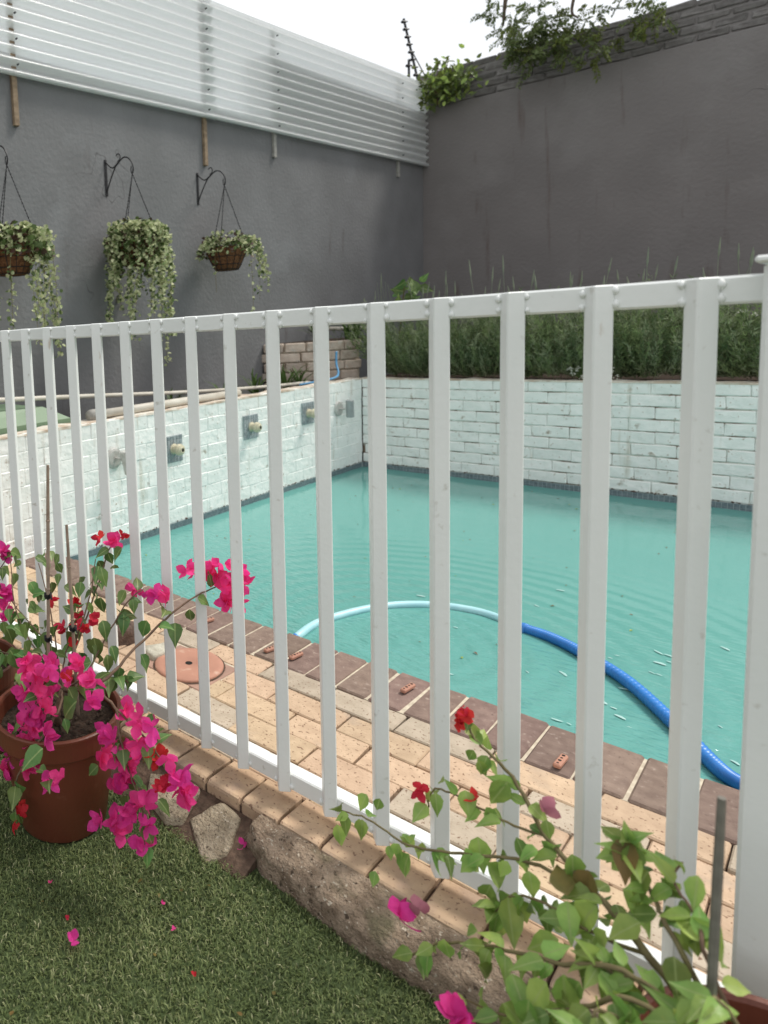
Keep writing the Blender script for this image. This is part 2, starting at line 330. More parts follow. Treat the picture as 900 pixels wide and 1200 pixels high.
def spline(pts, n=6):
    pts = [Vector(p) for p in pts]; o = []
    P = [pts[0]*2-pts[1]]+pts+[pts[-1]*2-pts[-2]]
    for i in range(1, len(P)-2):
        for k in range(n):
            t = k/n; p0, p1, p2, p3 = P[i-1:i+3]
            o.append(.5*((2*p1)+(p2-p0)*t+(2*p0-5*p1+4*p2-p3)*t*t+(3*p1-p0-3*p2+p3)*t**3))
    o.append(pts[-1]); return o
def rvec(s=1): return Vector((U(-1,1), U(-1,1), U(-1,1)))*s
def basis(d, n):
    """quaternion whose local +Y is d and +Z near n"""
    d = d.normalized(); x = d.cross(n)
    if x.length < 1e-4: x = d.cross(Vector((.3,.5,.8)))
    x.normalize(); z = x.cross(d)
    return Matrix((x, d, z)).transposed().to_quaternion()
def bigmesh(name, verts, nper, faces_local, mats, mat_idx=None, attr=None):
    """numpy mesh of many alike little pieces: verts (N, nper, 3), same local faces for each"""
    N = len(verts); me = bpy.data.meshes.new(name)
    fl = np.array([i for f in faces_local for i in f]); ln = np.array([len(f) for f in faces_local])
    idx = (fl[None, :]+(np.arange(N)*nper)[:, None]).ravel()
    tot = np.tile(ln, N); start = np.concatenate(([0], np.cumsum(tot)[:-1]))
    me.vertices.add(N*nper); me.vertices.foreach_set('co', np.ascontiguousarray(verts, dtype=np.float32).ravel())
    me.loops.add(len(idx)); me.loops.foreach_set('vertex_index', idx.astype(np.int32))
    me.polygons.add(len(tot)); me.polygons.foreach_set('loop_start', start.astype(np.int32)); me.polygons.foreach_set('loop_total', tot.astype(np.int32))
    for m in mats: me.materials.append(m)
    if mat_idx is not None: me.polygons.foreach_set('material_index', np.repeat(mat_idx, len(faces_local)).astype(np.int32))
    if attr is not None:
        a = me.attributes.new('tone', 'FLOAT', 'POINT'); a.data.foreach_set('value', np.repeat(attr, nper).astype(np.float32))
    me.update(calc_edges=True); return me
def frames(d, n):
    d = d/np.linalg.norm(d, axis=1)[:, None]; x = np.cross(d, n); x /= np.linalg.norm(x, axis=1)[:, None]+1e-9
    return x, d, np.cross(x, d)
LEAF5 = np.array([(0,0,0),(.42,.42,.10),(0,.5,-.02),(-.42,.42,.10),(0,1,-.12)])
LEAF5F = [(0,1,2),(0,2,3),(2,1,4),(3,2,4)]
LEAF6 = np.array([(0,0,0),(.42,.28,.10),(.40,.68,.06),(0,1,-.10),(-.40,.68,.06),(-.42,.28,.10),(0,.5,-.03)])
LEAF6F = [(0,1,6),(1,2,6),(2,3,6),(3,4,6),(4,5,6),(5,0,6)]
def leaves_mesh(name, pos, d, nrm, size, width, mats, mat_idx=None, rnd=False):
    x, y, z = frames(d, nrm); s = size[:, None, None]; L = LEAF6 if rnd else LEAF5
    v = pos[:, None, :]+s*(x[:, None, :]*(L[:, 0]*width)[None, :, None]+y[:, None, :]*L[None, :, 1, None]+z[:, None, :]*L[None, :, 2, None])
    return bigmesh(name, v, len(L), LEAF6F if rnd else LEAF5F, mats, mat_idx)
def link(name, me, parent=None, **kw):
    o = bpy.data.objects.new(name, me); COL.objects.link(o)
    if parent: o.parent = parent
    return tag(o, **kw)
def piece(mb, name, m, parent, smooth=False, **kw):
    """a part built in world coordinates under an Empty"""
    o = mb.build(name, m, None, smooth, **kw); o.parent = parent; o.location = -Vector(parent.location); return o

# ------------------------------------------------------------------ ground, water, pool
XL, YW, YG, XG = -2.867, 5.509, 8.4, -3.592
ZW = -.10; LAWN = -.08
MB().box((-60,-60,-3.0), (60,60,-1.6)).build('ground', M['earth'], kind='structure')
MB().box((-9,-4,-1.6), (4.5,1.252,LAWN)).build('lawn', M['lawn_base'], kind='structure')
# paving bed under the bricks, and the sand in its joints
MB().box((-2.99,1.256,-1.6), (2.2,1.879,-.018)).build('paving_bed', M['joint_dirt'], kind='structure')
pb = MB(); pb.box((XL,2.112,-1.55),(2.2,2.125,-.07)); pb.box((XL-.02,2.112,-1.6),(2.2,YW+.1,-1.5)); pb.box((XL-.05,2.112,-1.5),(XL-.006,YW,-.11)); pb.box((XL-.05,YW+.006,-1.5),(2.2,YW+.05,-.11)); pb.box((2.2,2.1,-1.5),(2.26,YW,-.02))
pb.build('pool_basin', M['basin'], kind='structure')
# water: a finely divided sheet with a very slight swell
nx, ny = 90, 60
vs = [(XL+ (2.2-XL)*i/nx, 2.126+(YW-2.126+.004)*j/ny, ZW+.0012*math.sin(i*.7+j*.35)*math.sin(j*.5)) for j in range(ny+1) for i in range(nx+1)]
fs = [(j*(nx+1)+i, j*(nx+1)+i+1, (j+1)*(nx+1)+i+1, (j+1)*(nx+1)+i) for j in range(ny) for i in range(nx)]
MB().add(vs, fs).build('pool_water', M['water'], smooth=True, kind='structure')

# paving bricks: running bond along the fence
paving = thing('paving', (-1.2, 1.57, -.018), 'sand coloured brick paving between fence and pool', None, kind='structure')
def brick_meshes(name, l, w, h, m, c=.004, jit=.0015, n=6):
    out = []
    for i in range(n):
        out.append(MB().chamfer((-l/2,-w/2,-h), (l/2,w/2,0), c, jit).mesh(name, m))
    return out
PV = brick_meshes('brick_paver', .222, .1015, .05, M['paver'], .0035, .0018); PVG = brick_meshes('brick_paver', .222, .1015, .05, M['paver_grey'], .0035, .0018, 3)
lid_c = Vector((-1.507, 1.675, 0))
half = MB().chamfer((-.0525,-.05075,-.05), (.0525,.05075,0), .0035, .0015).mesh('brick_paver', M['paver'])
for row in range(6):
    y = 1.3105+row*.1055+.0
    off = (.11 if row % 2 else 0)+U(-.012,.012)
    for i in range(-1, 22):
        x = -2.9+off+i*.2275
        if x > 2.05 or x < -2.87: continue
        x += U(-.0015,.0015)
        if abs(x-lid_c.x) < .25 and abs(y-lid_c.y) < .12:
            sx_ = 1 if x > lid_c.x else -1        # cut bricks beside the skimmer lid
            edge = lid_c.x+sx_*.134
            far = x+sx_*.111
            L = (far-edge)*sx_
            if L < .03: continue
            if L > .222: L = .222; far = edge+sx_*.222
            o = inst('brick_paver', PV[(i+row) % 6], paving, ((far+edge)/2, y, U(-.002,.0015)), Quaternion((0,0,1), U(-.006,.006)), (L/.222, 1, 1))
            continue
        me = random.choice(PVG) if random.random() < .16 else random.choice(PV)
        if row == 0: continue
        inst('brick_paver', me, paving, (x, y, U(-.002,.0022)), Quaternion((0,0,1), U(-.006,.006)))
# kerb of brick headers with rounded front edge
MB().box((-2.99,1.268,-.15), (2.2,1.3555,-.012)).build('kerb_bed', M['joint_dirt'], kind='structure')
kerb = thing('kerb', (-1.0, 1.3, 0), 'edging row of sand coloured bricks under the fence', None, kind='structure')
KB = []
for i in range(5):
    prof = [(-.056,-.075),(-.0565,-.010),(-.0535,-.004),(-.048,-.001),(-.040,0),(.055,0),(.055,-.05)]
    n = len(prof); hw = .0505+U(-.001,.001); vs = []
    for sx_, inn in ((-hw,0),(-hw+.003,1),(hw-.003,1),(hw,0)):
        for (a, b) in prof: vs.append((sx_, a*(1 if inn else .97)+U(-.0008,.0008), b-(0 if inn else .003)+U(-.0006,.0006)))
    fs = [(k*n+j, (k+1)*n+j, (k+1)*n+j+1, k*n+j+1) for k in range(3) for j in range(n-1)]
    fs = [f[::-1] for f in fs]
    fs += [tuple(range(n))[::-1], tuple(3*n+j for j in range(n))]
    me = MB().add(vs, fs).mesh('kerb_brick', M['kerb_brick'])
    KB.append(me)
for i in range(46):
    x = -2.86+i*.1075
    if x > 2.1: break
    inst('kerb_brick', random.choice(KB), kerb, (x, 1.3085+U(-.002,.002), U(-.003,.002)), Quaternion((0,0,1), U(-.01,.01)))
# coping of dark bricks along the pool
cop = thing('pool_coping', (-1.0, 2.0, 0), 'row of dark brown coping bricks along the pool edge', None, kind='structure')
mb = MB().box((-2.86,1.886,-1.5), (2.2,2.105,.001)); piece(mb, 'mortar_bed', M['joint_mortar'], cop)
CB = brick_meshes('coping_brick', .0965, .226, .072, M['coping_brick'], .005, .0016)
for i in range(52):
    x = -2.81+i*.1045
    if x > 2.1: break
    inst('coping_brick', random.choice(CB), cop, (x, 1.997+U(-.003,.003), U(0,.004)+.005), Quaternion((0,0,1), U(-.012,.012)))

# skimmer lid
sk = thing('skimmer_lid', lid_c, 'round terracotta skimmer lid with a finger hole, in a square plate', 'skimmer lid')
MB().box((lid_c.x-.24,lid_c.y-.104,-.0175),(lid_c.x+.24,lid_c.y+.112,-.006)).build('paving_mortar', M['joint_mortar'], kind='structure')
b = MB().chamfer((-.130,-.100,-.03),(.130,.100,-.0005),.003,.001); o = b.build('plate', M['plate'], sk)
b = MB().lathe([(.004,.0090),(.0105,.009),(.013,.0095),(.10,.0105),(.113,.0095),(.118,.005),(.118,.0012)], 40); o = b.build('lid', M['terracotta_light'], sk, smooth=True)
b = MB().lathe([(.001,.0098),(.0125,.0099)], 20); b.build('finger_hole', M['dark_hole'], sk)
b = MB().lathe([(.119,.0014),(.124,.0014)], 40); b.build('groove', M['joint_dirt'], sk)

# little holed terracotta strips on the coping
strip_lab = ['holed terracotta strip on the coping beside the big pink flower cluster', 'holed terracotta strip on the coping, nearest the hose end of a touching pair of bricks',
  'holed terracotta strip on the coping right beside the pale hose end', 'holed terracotta strip on the coping in the middle of the row', 'holed terracotta strip on the coping closest to the big fence post']
for (px, py), r, lab in zip(((243,728),(318,761),(347,769),(478,807),(657,893)), (80,78,84,84,88), strip_lab):
    p = at(px, py, 'z', .014)
    t = thing('terracotta_strip', (p.x, p.y, .012), lab, 'terracotta strip', 'holed terracotta strips on the coping')
    t.rotation_euler = (0,0,rad(r))
    MB().chamfer((-.031,-.0085,-.002),(.031,.0085,.010),.003).build('body', M['terracotta_light'], t)
    for k in range(4):
        MB().lathe([(.0005,.0104),(.0042 if k % 2 else .0030,.0104)], 8, (-.021+k*.014, 0, 0)).build('hole', M['dark_hole'], t)

# ------------------------------------------------------------------ white pool walls
WL = [MB().chamfer((-.1134,-.018,-.0447),(.1134,.018,.0447),.0045,.0020).mesh('brick', M['white_brick']) for _ in range(8)]
WB = [MB().chamfer((-.1122,-.018,-.0362),(.1122,.018,.0362),.0048,.0022).mesh('brick', M['white_brick']) for _ in range(8)]
def pool_wall(label, along, length0, length1, fixed, into, loc, joint=1.0):
    t = thing('pool_wall', loc, label, 'wall')
    qz = Quaternion((0,0,1), 0 if along == 'x' else math.pi/2)
    m = MB()
    if along == 'x': m.box((length0, fixed+.0075, -1.5), (length1, fixed+.115, .655))
    else: m.box((fixed-.115, length0, -1.5), (fixed-.0025, length1, .655))
    piece(m, 'mortar', M['white_mortar'] if along == 'x' else M['white_mortar_clean'], t)
    ncs = 9 if along == 'x' else 8; pit = .7224/ncs
    for c in range(ncs):
        z = -.060+pit*(c+.5)
        off = (0 if c % 2 else .113)+U(-.02,.02)
        p = length0+off-.2265
        while p < length1+.05:
            lo_, hi_ = max(p, length0+.002), min(p+.2265, length1-.002)
            if hi_-lo_ > .03:
                mid = (lo_+hi_)/2; e = (hi_-lo_)/.2265
                pos = (mid, fixed+.0165+U(-.0015,.0015), z) if along == 'x' else (fixed-.0165+U(-.0012,.0012), mid, z)
                inst('brick', random.choice(WB if along == 'x' else WL), t, pos, qz @ Quaternion((0,1,0), U(-.009,.009)), (e, 1, 1.0))
            p += .2265
    # rough painted top with brown edges
    n = 60; vs = []
    for i in range(n+1):
        a = length0+(length1-length0)*i/n; zt = .664+U(-.004,.004)
        for (d, z) in ((-.003,.652),(-.002+U(-.002,.003),zt),(.118,zt+U(-.004,.004)),(.118,.652)):
            vs.append((a, fixed+d, z) if along == 'x' else (fixed-d, a, z))
    fs = [(i*4+k, (i+1)*4+k, (i+1)*4+k+1, i*4+k+1) for i in range(n) for k in range(3)]
    if along == 'x': pass
    else: fs = [f[::-1] for f in fs]
    piece(MB().add(vs, fs), 'capping', M['wall_cap'], t)
    # small dark tiles along the waterline and the crumbly ledge above them
    s0, s1 = (length0, length1) if along == 'x' else (2.115, length1)
    m = MB(); a = s0+.002; s = .0265
    while a < s1-.027:
        for (z0_, z1_) in ((-.1315,-.1095),(-.1080,-.0860),(-.0845,-.0625)):
            d = .0042+U(0,.0003)
            if along == 'x': m.box((a, fixed-d, z0_), (a+.0235, fixed+.004, z1_))
            else: m.box((fixed-.004, a, z0_), (fixed+d, a+.0235, z1_))
        a += s
    piece(m, 'waterline_tiles', M['waterline'], t, kind='stuff')
    m = MB()
    if along == 'x': m.box((s0, fixed-.0030, -.13), (s1, fixed+.006, -.0605))
    else: m.box((fixed-.006, s0, -.13), (fixed+.0030, s1, -.0605))
    piece(m, 'tile_grout', M['mosaic_grout'], t)
    m = MB(); a = s0
    for i in range(int((s1-s0)/.012)):
        a = s0+(s1-s0)*random.random(); r_ = U(.003,.008); zz = -.057+U(-.003,.006)
        if random.random() < .25*(math.sin(a*5)+1)+.35:
            c = (a, fixed-.001, zz) if along == 'x' else (fixed+.001, a, zz)
            m.lathe([(0.0005,-r_*.6),(r_,-r_*.2),(r_*.7,r_*.4),(.0005,r_*.6)], 5, c)
    piece(m, 'crusted_grit', M['joint_dirt'], t, kind='stuff')
    return t
pool_wall('long white painted brick wall below the lavender bed', 'x', XL+.002, 2.2, YW, 1, (-1, YW, 0))
pool_wall('white painted brick wall with water spouts, beside the grey wall', 'y', -.5, YW-.004, XL, 1, (XL, 3, 0), .5)

# spouts and lamps on the left pool wall
def spout(p, label):
    t = thing('water_spout', p, label, 'water spout', 'water spouts in the white wall')
    MB().box((.002,-.085,-.085),(.009,.085,.085)).build('grout_panel', M['mosaic_grout'], t)
    me = MB().chamfer((0,-.0125,-.0125),(.004,.0125,.0125),.0012).mesh('tile', M['mosaic'])
    for i in range(6):
        for j in range(6):
            o = bpy.data.objects.new('tile', me); COL.objects.link(o); o.parent = t; o.location = (.0085, -.0695+i*.0278, -.0695+j*.0278)
    MB().lathe([(.034,.010),(.034,.018),(.027,.022),(.027,.050),(.036,.052),(.036,.066),(.031,.070),(.031,.078),(.021,.082),(.018,.088),(.012,.088)], 20, axis='x').build('nozzle', M['cream_plastic'], t, smooth=False)
    MB().lathe([(.001,.0865),(.0135,.0865)], 14, axis='x').build('opening', M['dark_hole'], t)
def lamp(p, label, m2, yaw):
    t = thing('wall_lamp', p, label, 'wall lamp', 'swivel lamps on the white wall')
    MB().lathe([(.001,.016),(.045,.016),(.058,.012),(.062,.002)], 24, axis='x').build('flange', M['steel'], t, smooth=False)
    b = Vector((.055,.012,0))
    MB().tube([(.01,0,0),(.055,.012,0)], .009, 8).build('arm', M['steel'], t)
    d = Vector((.05,.18,-1)).normalized() if yaw else Vector((.0,.03,-1)).normalized()
    c = Vector((.085,.03,-.02)) if yaw else Vector((.08,.045,0))
    MB().tube([c+d*-.07, c+d*-.066, c+d*.066, c+d*.07], [.027,.031,.031,.028], 16).build('barrel', m2, t)
spout(at(202,526,'x',XL), 'cream water spout on a mosaic square, left of three')
spout(at(293,500,'x',XL), 'cream water spout on a mosaic square, middle of three')
spout(at(360,484,'x',XL), 'cream water spout on a mosaic square nearest the pool corner')
lamp(at(133,537,'x',XL), 'pale swivel lamp on round flange at the near end of the wall', M['steel'], 1)
lamp(at(396,479,'x',XL), 'grey cylinder lamp on round flange by the pool corner', M['grey_steel'], 0)

# ------------------------------------------------------------------ grey boundary walls
t = thing('boundary_wall', (-3.65, 4, 0), 'grey plastered wall carrying the translucent sheets and hanging baskets', 'wall')
m = MB().box((XG-.23,-3,-1.5), (XG,5.30,2.93)); m.box((XG-.23,5.30,-1.5), (XG,YG+.2,3.50)); piece(m, 'plaster', M['grey_plaster'], t)
t = thing('boundary_wall', (-1, YG+.1, 0), 'tall dark grey wall with rough brick top courses', 'wall')
def ptop(x): return 3.527-.030*(x+3.585)
def btop(x): return 3.944-.047*(x+3.64)
x0, x1 = XG+.001, 6.0
vs = []
for x in (x0, x1):
    vs += [(x,YG,-1.5),(x,YG,ptop(x)-.006),(x,YG+.005,ptop(x)),(x,YG+.24,ptop(x)),(x,YG+.24,-1.5)]
fs = [(k, 5+k, 5+k+1, k+1) for k in range(4)]+[(0,1,2,3,4),(9,8,7,6,5)]
piece(MB().add(vs, fs), 'plaster', M['grey_plaster_dark'], t)
vs = []
for x in (x0-.05, x1):
    vs += [(x,YG+.030,ptop(x)-.1),(x,YG+.030,btop(x)-.012),(x,YG+.22,btop(x)-.012),(x,YG+.22,ptop(x)-.1)]
fs = [(k, 4+k, 4+(k+1) % 4, (k+1) % 4) for k in range(4)]+[(0,1,2,3),(7,6,5,4)]
piece(MB().add(vs, fs), 'mortar', M['grey_plaster_dark'], t)
GB = [MB().chamfer((-.108,-.03,-.036),(.109,.03,.0385),.012,.008).mesh('brick', M['grey_brick']) for _ in range(8)]
for c in range(5):
    p = x0-.04+(0 if c % 2 else .115)
    while p < 2.6:
        zt = ptop(p); zb = btop(p); hgt = (zb-zt)/5
        inst('brick', random.choice(GB), t, (p+.11, YG+.044+U(-.005,.007), zt+hgt*(c+.5)), Quaternion((0,1,0), .045+U(-.012,.012)), (1,1,hgt/.084))
        p += .229
# soil beds behind the pool walls
MB().box((XL-.117,YW+.119,-1.5),(6,YG-.001,.635)).build('soil_bed', M['soil'], kind='structure')
MB().box((XG+.001,-3,-1.5),(XL-.119,YW+.118,.56)).build('soil_strip', M['soil'], kind='structure')

# ------------------------------------------------------------------ corrugated sheets on battens
def zbot(y): return 2.738+.0174*y
def ztop(y): return 3.628+.0217*y
def sheet(y0, y1, dx, label):
    ny, nz_ = 24, 12*8; vs = []; d = XG+.045+dx
    for thick in (0, -.0022):
        for i in range(ny+1):
            y = y0+(y1-y0)*i/ny
            for k in range(nz_+1):
                f = k/nz_; z = zbot(y)+(ztop(y)-zbot(y))*f
                vs.append((d+thick+(.0185)*math.sin(f*12*2*math.pi)+.004*math.sin(y*1.7+f*2), y, z))
    n1 = (ny+1)*(nz_+1)
    fs = [(i*(nz_+1)+k, (i+1)*(nz_+1)+k, (i+1)*(nz_+1)+k+1, i*(nz_+1)+k+1) for i in range(ny) for k in range(nz_)]
    fs += [tuple(n1+q for q in f[::-1]) for f in fs]
    for i in range(ny):
        for k in (0, nz_):
            a, b_ = i*(nz_+1)+k, (i+1)*(nz_+1)+k; fs.append((a, n1+a, n1+b_, b_) if k == 0 else (a, b_, n1+b_, n1+a))
    o = MB().add(vs, fs).build('corrugated_sheet', M['sheet'], smooth=True)
    tag(o, label, 'corrugated sheet', 'translucent corrugated sheets on the wall'); return o
sheet(.6, 4.52, 0, 'white translucent corrugated sheet above the hanging baskets')
sheet(4.38, YG-.012, .008, 'translucent corrugated sheet that ends against the dark grey wall')
for y, zl, m_, lab in ((2.577,2.49,'wood_batten','wooden batten under the sheet above the left basket'), (4.42,2.455,'wood_batten','wooden batten under the sheet overlap, right of the middle basket'),
                 (5.38,2.635,'grey_batten','short pale batten midway along the second sheet'), (7.745,2.708,'grey_batten','short pale batten near the wall corner')):
    w = .019; top = ztop(y)-.02
    t = thing('batten', (XG+.015, y, zl), lab, 'batten', 'battens that hold the sheets')
    MB().chamfer((-.014,-w,0),(.012,w,top-zl),.002).build('timber', M[m_], t)
    for k in range(6):
        z = (zbot(y)-zl)+.06+k*.152
        MB().lathe([(.001,.066),(.0048,.065),(.006,.050)], 8, (0,0,z), axis='x').build('screw', M['black_iron'], t)

# ------------------------------------------------------------------ electric fence brackets
def bracket_pole(p0, p1, n, label, brace=None):
    t = thing('electric_fence_pole', p0, label, 'fence pole', 'electric fence poles at the corner')
    p0 = Vector(p0); p1 = Vector(p1); d = p1-p0
    piece(MB().tube([p0, p1], .0135, 6), 'pole', M['black_iron'], t)
    for k in range(n):
        c = p0+d*((k+.6)/n)
        s = Vector((.62,.72,0))*(.035)
        piece(MB().tube([c-s*1.1, c-s*.6, c+s*.5, c+s*1.2], [.012,.020,.012,.006], 6), 'insulator', M['black_iron'], t)
    if brace: piece(MB().tube(brace, .007, 5), 'brace', M['black_iron'], t)
bracket_pole((-3.69,8.5,3.93), (-3.848,8.5,4.67), 8, 'tall leaning black electric fence pole with insulators', [(-3.60,8.5,3.93), (-3.745,8.5,4.25)])
bracket_pole((-3.79,8.5,3.48), (-3.79,8.5,4.19), 4, 'short upright black electric fence pole behind the sheet')

# ------------------------------------------------------------------ pool fence
FY = 1.3257
fence = thing('pool_fence', (-1.6, FY, .035), 'white steel pool fence with upright square bars', 'fence')
def rail(z0, z1, name):
    m = MB(); m.chamfer((-4.2, FY+.0005, z0), (-.10, FY+.040, z1), .0035); return piece(m, name, M['white_paint'], fence)
rail(1.150, 1.190, 'rail'); rail(.036, .080, 'rail')
a = .0143
pk = MB().chamfer((-a,-a,0),(a,a,1.158),.002).mesh('picket', M['white_paint'])
rot = Quaternion((0,0,1), rad(40))
for k in range(-18, 16):
    xr = -1.963+k*.1204
    inst('picket', pk, fence, (xr-.0203, FY, .032), rot)
m = MB()
for k in range(-18, 16):
    xr = -1.963+k*.1204
    for sgn in (-1, 1):
        for z in (1.158, 1.180, .050):
            c = (xr-.0203+sgn*.0215+U(-.001,.001), FY-.001, z+U(-.003,.003)); r_ = U(.0035,.006)
            m.lathe([(.0004,-r_*1.5),(r_*.8,-r_*.7),(r_,0),(r_*.7,r_*.8),(.0004,r_*1.4)], 7, c)
piece(m, 'weld_beads', M['white_paint'], fence, smooth=True, kind='stuff')
post = piece(MB().chamfer((-.112, FY-.038, -.10),(-.036, FY+.038, 1.203),.005), 'post', M['white_paint'], fence)
m = MB().chamfer((-.120, FY-.046, 1.2032),(-.028, FY+.046, 1.2132),.003); o = m.build('post_cap', M['white_paint']); o.parent = post

# ------------------------------------------------------------------ edging stones and concrete by the lawn
def lump(name, outline, z0, z1, m_, label, cat, rough=.006, bev=.012, rows=9, tilt=0):
    """irregular stone from a ground outline: noisy top that rounds over at the rim"""
    from mathutils import noise
    c = Vector((sum(p[0] for p in outline)/len(outline), sum(p[1] for p in outline)/len(outline), z0))
    pts = []; n = len(outline); sub = 6; seed = Vector((U(0,50), U(0,50), U(0,50)))
    for i in range(n):
        p, q = Vector((*outline[i], 0)), Vector((*outline[(i+1) % n], 0))
        for k in range(sub): pts.append(p.lerp(q, k/sub))
    N = len(pts); pts = [pts[i-1]*.12+pts[i]*.76+pts[(i+1) % N]*.12 for i in range(N)]
    cc = Vector((c.x, c.y, 0)); size = max((p-cc).length for p in pts); vs = []
    ymax = max(p.y for p in pts)
    def put(p, z, k=1):
        if z > z0: z -= tilt*(ymax-p.y)*((z-z0)/(z1-z0))
        q = Vector((p.x, p.y, z))*38+seed
        v = noise.noise_vector(q)*rough*.6+noise.noise_vector(q*2.7)*rough*.35
        vs.append((p.x+v.x-c.x, p.y+v.y-c.y, z+(v.z*1.5+noise.noise(q*.4)*rough*.8)*k-c.z))
    for z in (z0, z0+(z1-z0-bev)*.5, z1-bev):
        for p in pts: put(p, z)
    for r_ in range(rows):
        f = 1-(r_/rows)
        inset = 1-bev/size*.35 if r_ == 0 else 1-bev/size
        zz = z1-bev*.35 if r_ == 0 else z1
        for p in pts: put(cc+(p-cc)*(inset*(f if r_ else 1)), zz)
    L = 3+rows
    fs = [(i*N+k, i*N+(k+1) % N, (i+1)*N+(k+1) % N, (i+1)*N+k) for i in range(L-1) for k in range(N)]
    put(cc, z1); fs += [((L-1)*N+k, (L-1)*N+(k+1) % N, len(vs)-1) for k in range(N)]
    o = MB().add(vs, fs).build(name, m_, loc=c, smooth=True); tag(o, label, cat); return o
def strip_lump(name, x0, x1, near, far, z0, z1, m_, label, cat, rough=.0065, bev=.014):
    """long rough strip: near(x) and far(x) give its two edges"""
    from mathutils import noise
    nx, ny = 150, 22; c = Vector(((x0+x1)/2, (near(x0)+far(x0))/2, z0)); vs = []
    for i in range(nx+1):
        fx = i/nx; x = x0+(x1-x0)*fx; endr = min(1, fx*nx/4, (1-fx)*nx/4)
        for j in range(ny+1):
            f = j/ny; w = far(x)-near(x)
            t = max(0, (f*(ny)-2)/(ny-2)); y = near(x)+w*t
            if j == 0: z = z0
            elif j == 1: z = z0+(z1-z0)*.4
            else: z = z1-bev*max(0, 1-(y-near(x))/(bev*1.3))**1.6-.30*max(0, far(x)-.03-y)
            z = z0+(z-z0)*(.15+.85*endr**.5)
            q = Vector((x, y, z))*30; v = noise.noise_vector(q)*rough*.7+noise.noise_vector(q*3.1)*rough*.45+noise.noise_vector(q*8)*rough*.22
            vs.append((x+v.x-c.x, y+v.y*(1-.8*f)-c.y, z+v.z*1.1+noise.noise(q*.22)*rough*.7-c.z))
    fs = [(i*(ny+1)+j, (i+1)*(ny+1)+j, (i+1)*(ny+1)+j+1, i*(ny+1)+j+1) for i in range(nx) for j in range(ny)]
    o = MB().add(vs, fs).build(name, m_, loc=c, smooth=True); tag(o, label, cat); return o
lump('edging_stone', [(-1.235,1.20),(-1.165,1.246),(-1.095,1.245),(-1.075,1.15),(-1.11,1.125),(-1.20,1.15)], LAWN-.02, -.024, M['stone'], 'flat pale stone at the lawn edge behind the pink flowers', 'stone', .004, .006, 9, .22)
lump('edging_stone', [(-1.068,1.168),(-1.03,1.246),(-.962,1.236),(-.938,1.150),(-.972,1.098)], LAWN-.02, -.024, M['stone'], 'rough square stone beside the concrete edging', 'stone', .005, .006, 9, .38)
strip_lump('concrete_edging', -.935, -.10, lambda x: 1.158+.010*math.sin(x*13)+.04*max(0, (-.86-x))/.075+.03*max(0, x+.4), lambda x: 1.2495, LAWN-.02, -.004, M['rough_concrete'], 'rough brown concrete strip between lawn and brick kerb', 'edging')
lump('broken_slab', [(-1.70,1.64),(-1.66,1.72),(-1.60,1.70),(-1.615,1.61)], .001, .022, M['pale_stone'], 'small pale stone slab lying beside the skimmer lid', 'stone', .004, .007)
lump('brown_rock', [(-1.86,1.60),(-1.85,1.70),(-1.79,1.72),(-1.765,1.66),(-1.79,1.60)], .001, .062, M['brown_rock'], 'dark brown rock on the paving behind the bougainvillea', 'rock', .008, .016)

MB().add([(-1.9,1.12,-.3),(-.88,1.12,-.3),(-.88,1.2515,-.3),(-1.9,1.2515,-.3),(-1.9,1.12,LAWN+.002),(-.88,1.12,LAWN+.002),(-.88,1.2515,-.034),(-1.9,1.2515,-.034)], [(3,2,1,0),(4,5,6,7),(0,1,5,4),(1,2,6,5),(2,3,7,6),(3,0,4,7)]).build('soil_edge', M['joint_dirt'], kind='structure')
# ------------------------------------------------------------------ lawn grass
def make_grass():
    n1, n2 = 95000, 30000
    x = np.concatenate([rng.uniform(-1.75,-.15,n1), rng.uniform(-3.2,.6,n2)]); y = np.concatenate([rng.uniform(.35,1.25,n1), rng.uniform(-.3,1.25,n2)])
    k = (y < 1.249)
    pot = ((x+1.33)**2+(y-.971)**2 < .118**2) | ((x+.01)**2+(y-1.03)**2 < .118**2) | ((x+1.755)**2+(y-.955)**2 < .115**2)
    con = (x > -.925) & (x < -.1) & (y > 1.165) | (x > -1.24) & (x < -.90) & (y > 1.15) | (x <= -1.24) & (y > 1.21)
    k &= ~pot & ~con
    x, y = x[k], y[k]; N = len(x)
    patch = np.sin(x*9+y*4)*.5+np.sin(x*23-y*17)*.3+np.sin(y*31+x*7)*.3
    h = rng.uniform(.005,.0125,N)*(1+.15*patch); a = rng.uniform(0,2*np.pi,N); w = rng.uniform(.0007,.0014,N)
    lean = rng.uniform(.3,1.3,N)*h; dx, dy = np.cos(a), np.sin(a)
    wx, wy = -dy*w, dx*w; z = np.full(N, LAWN)
    curl = rng.uniform(-.5,.5,N)
    P = np.zeros((N,5,3))
    P[:,0] = np.stack([x-wx, y-wy, z-.001], 1); P[:,1] = np.stack([x+wx, y+wy, z-.001], 1)
    mx_, my_ = x+dx*lean*.4, y+dy*lean*.4
    P[:,2] = np.stack([mx_-wx*.9, my_-wy*.9, z+h*.7], 1); P[:,3] = np.stack([mx_+wx*.9, my_+wy*.9, z+h*.7], 1)
    P[:,4] = np.stack([x+dx*lean-dy*curl*h, y+dy*lean+dx*curl*h, z+h*(1-.25*lean/h)], 1)
    tone = np.clip(rng.normal(.5,.2,N)+.15*patch, 0, .9); br = rng.random(N) < .035; tone[br] = rng.uniform(.9,1,br.sum())
    link('grass', bigmesh('grass', P, 5, [(0,1,3,2),(2,3,4)], [M['grass']], attr=tone), kind='stuff', label='short green artificial grass of the lawn')
make_grass()

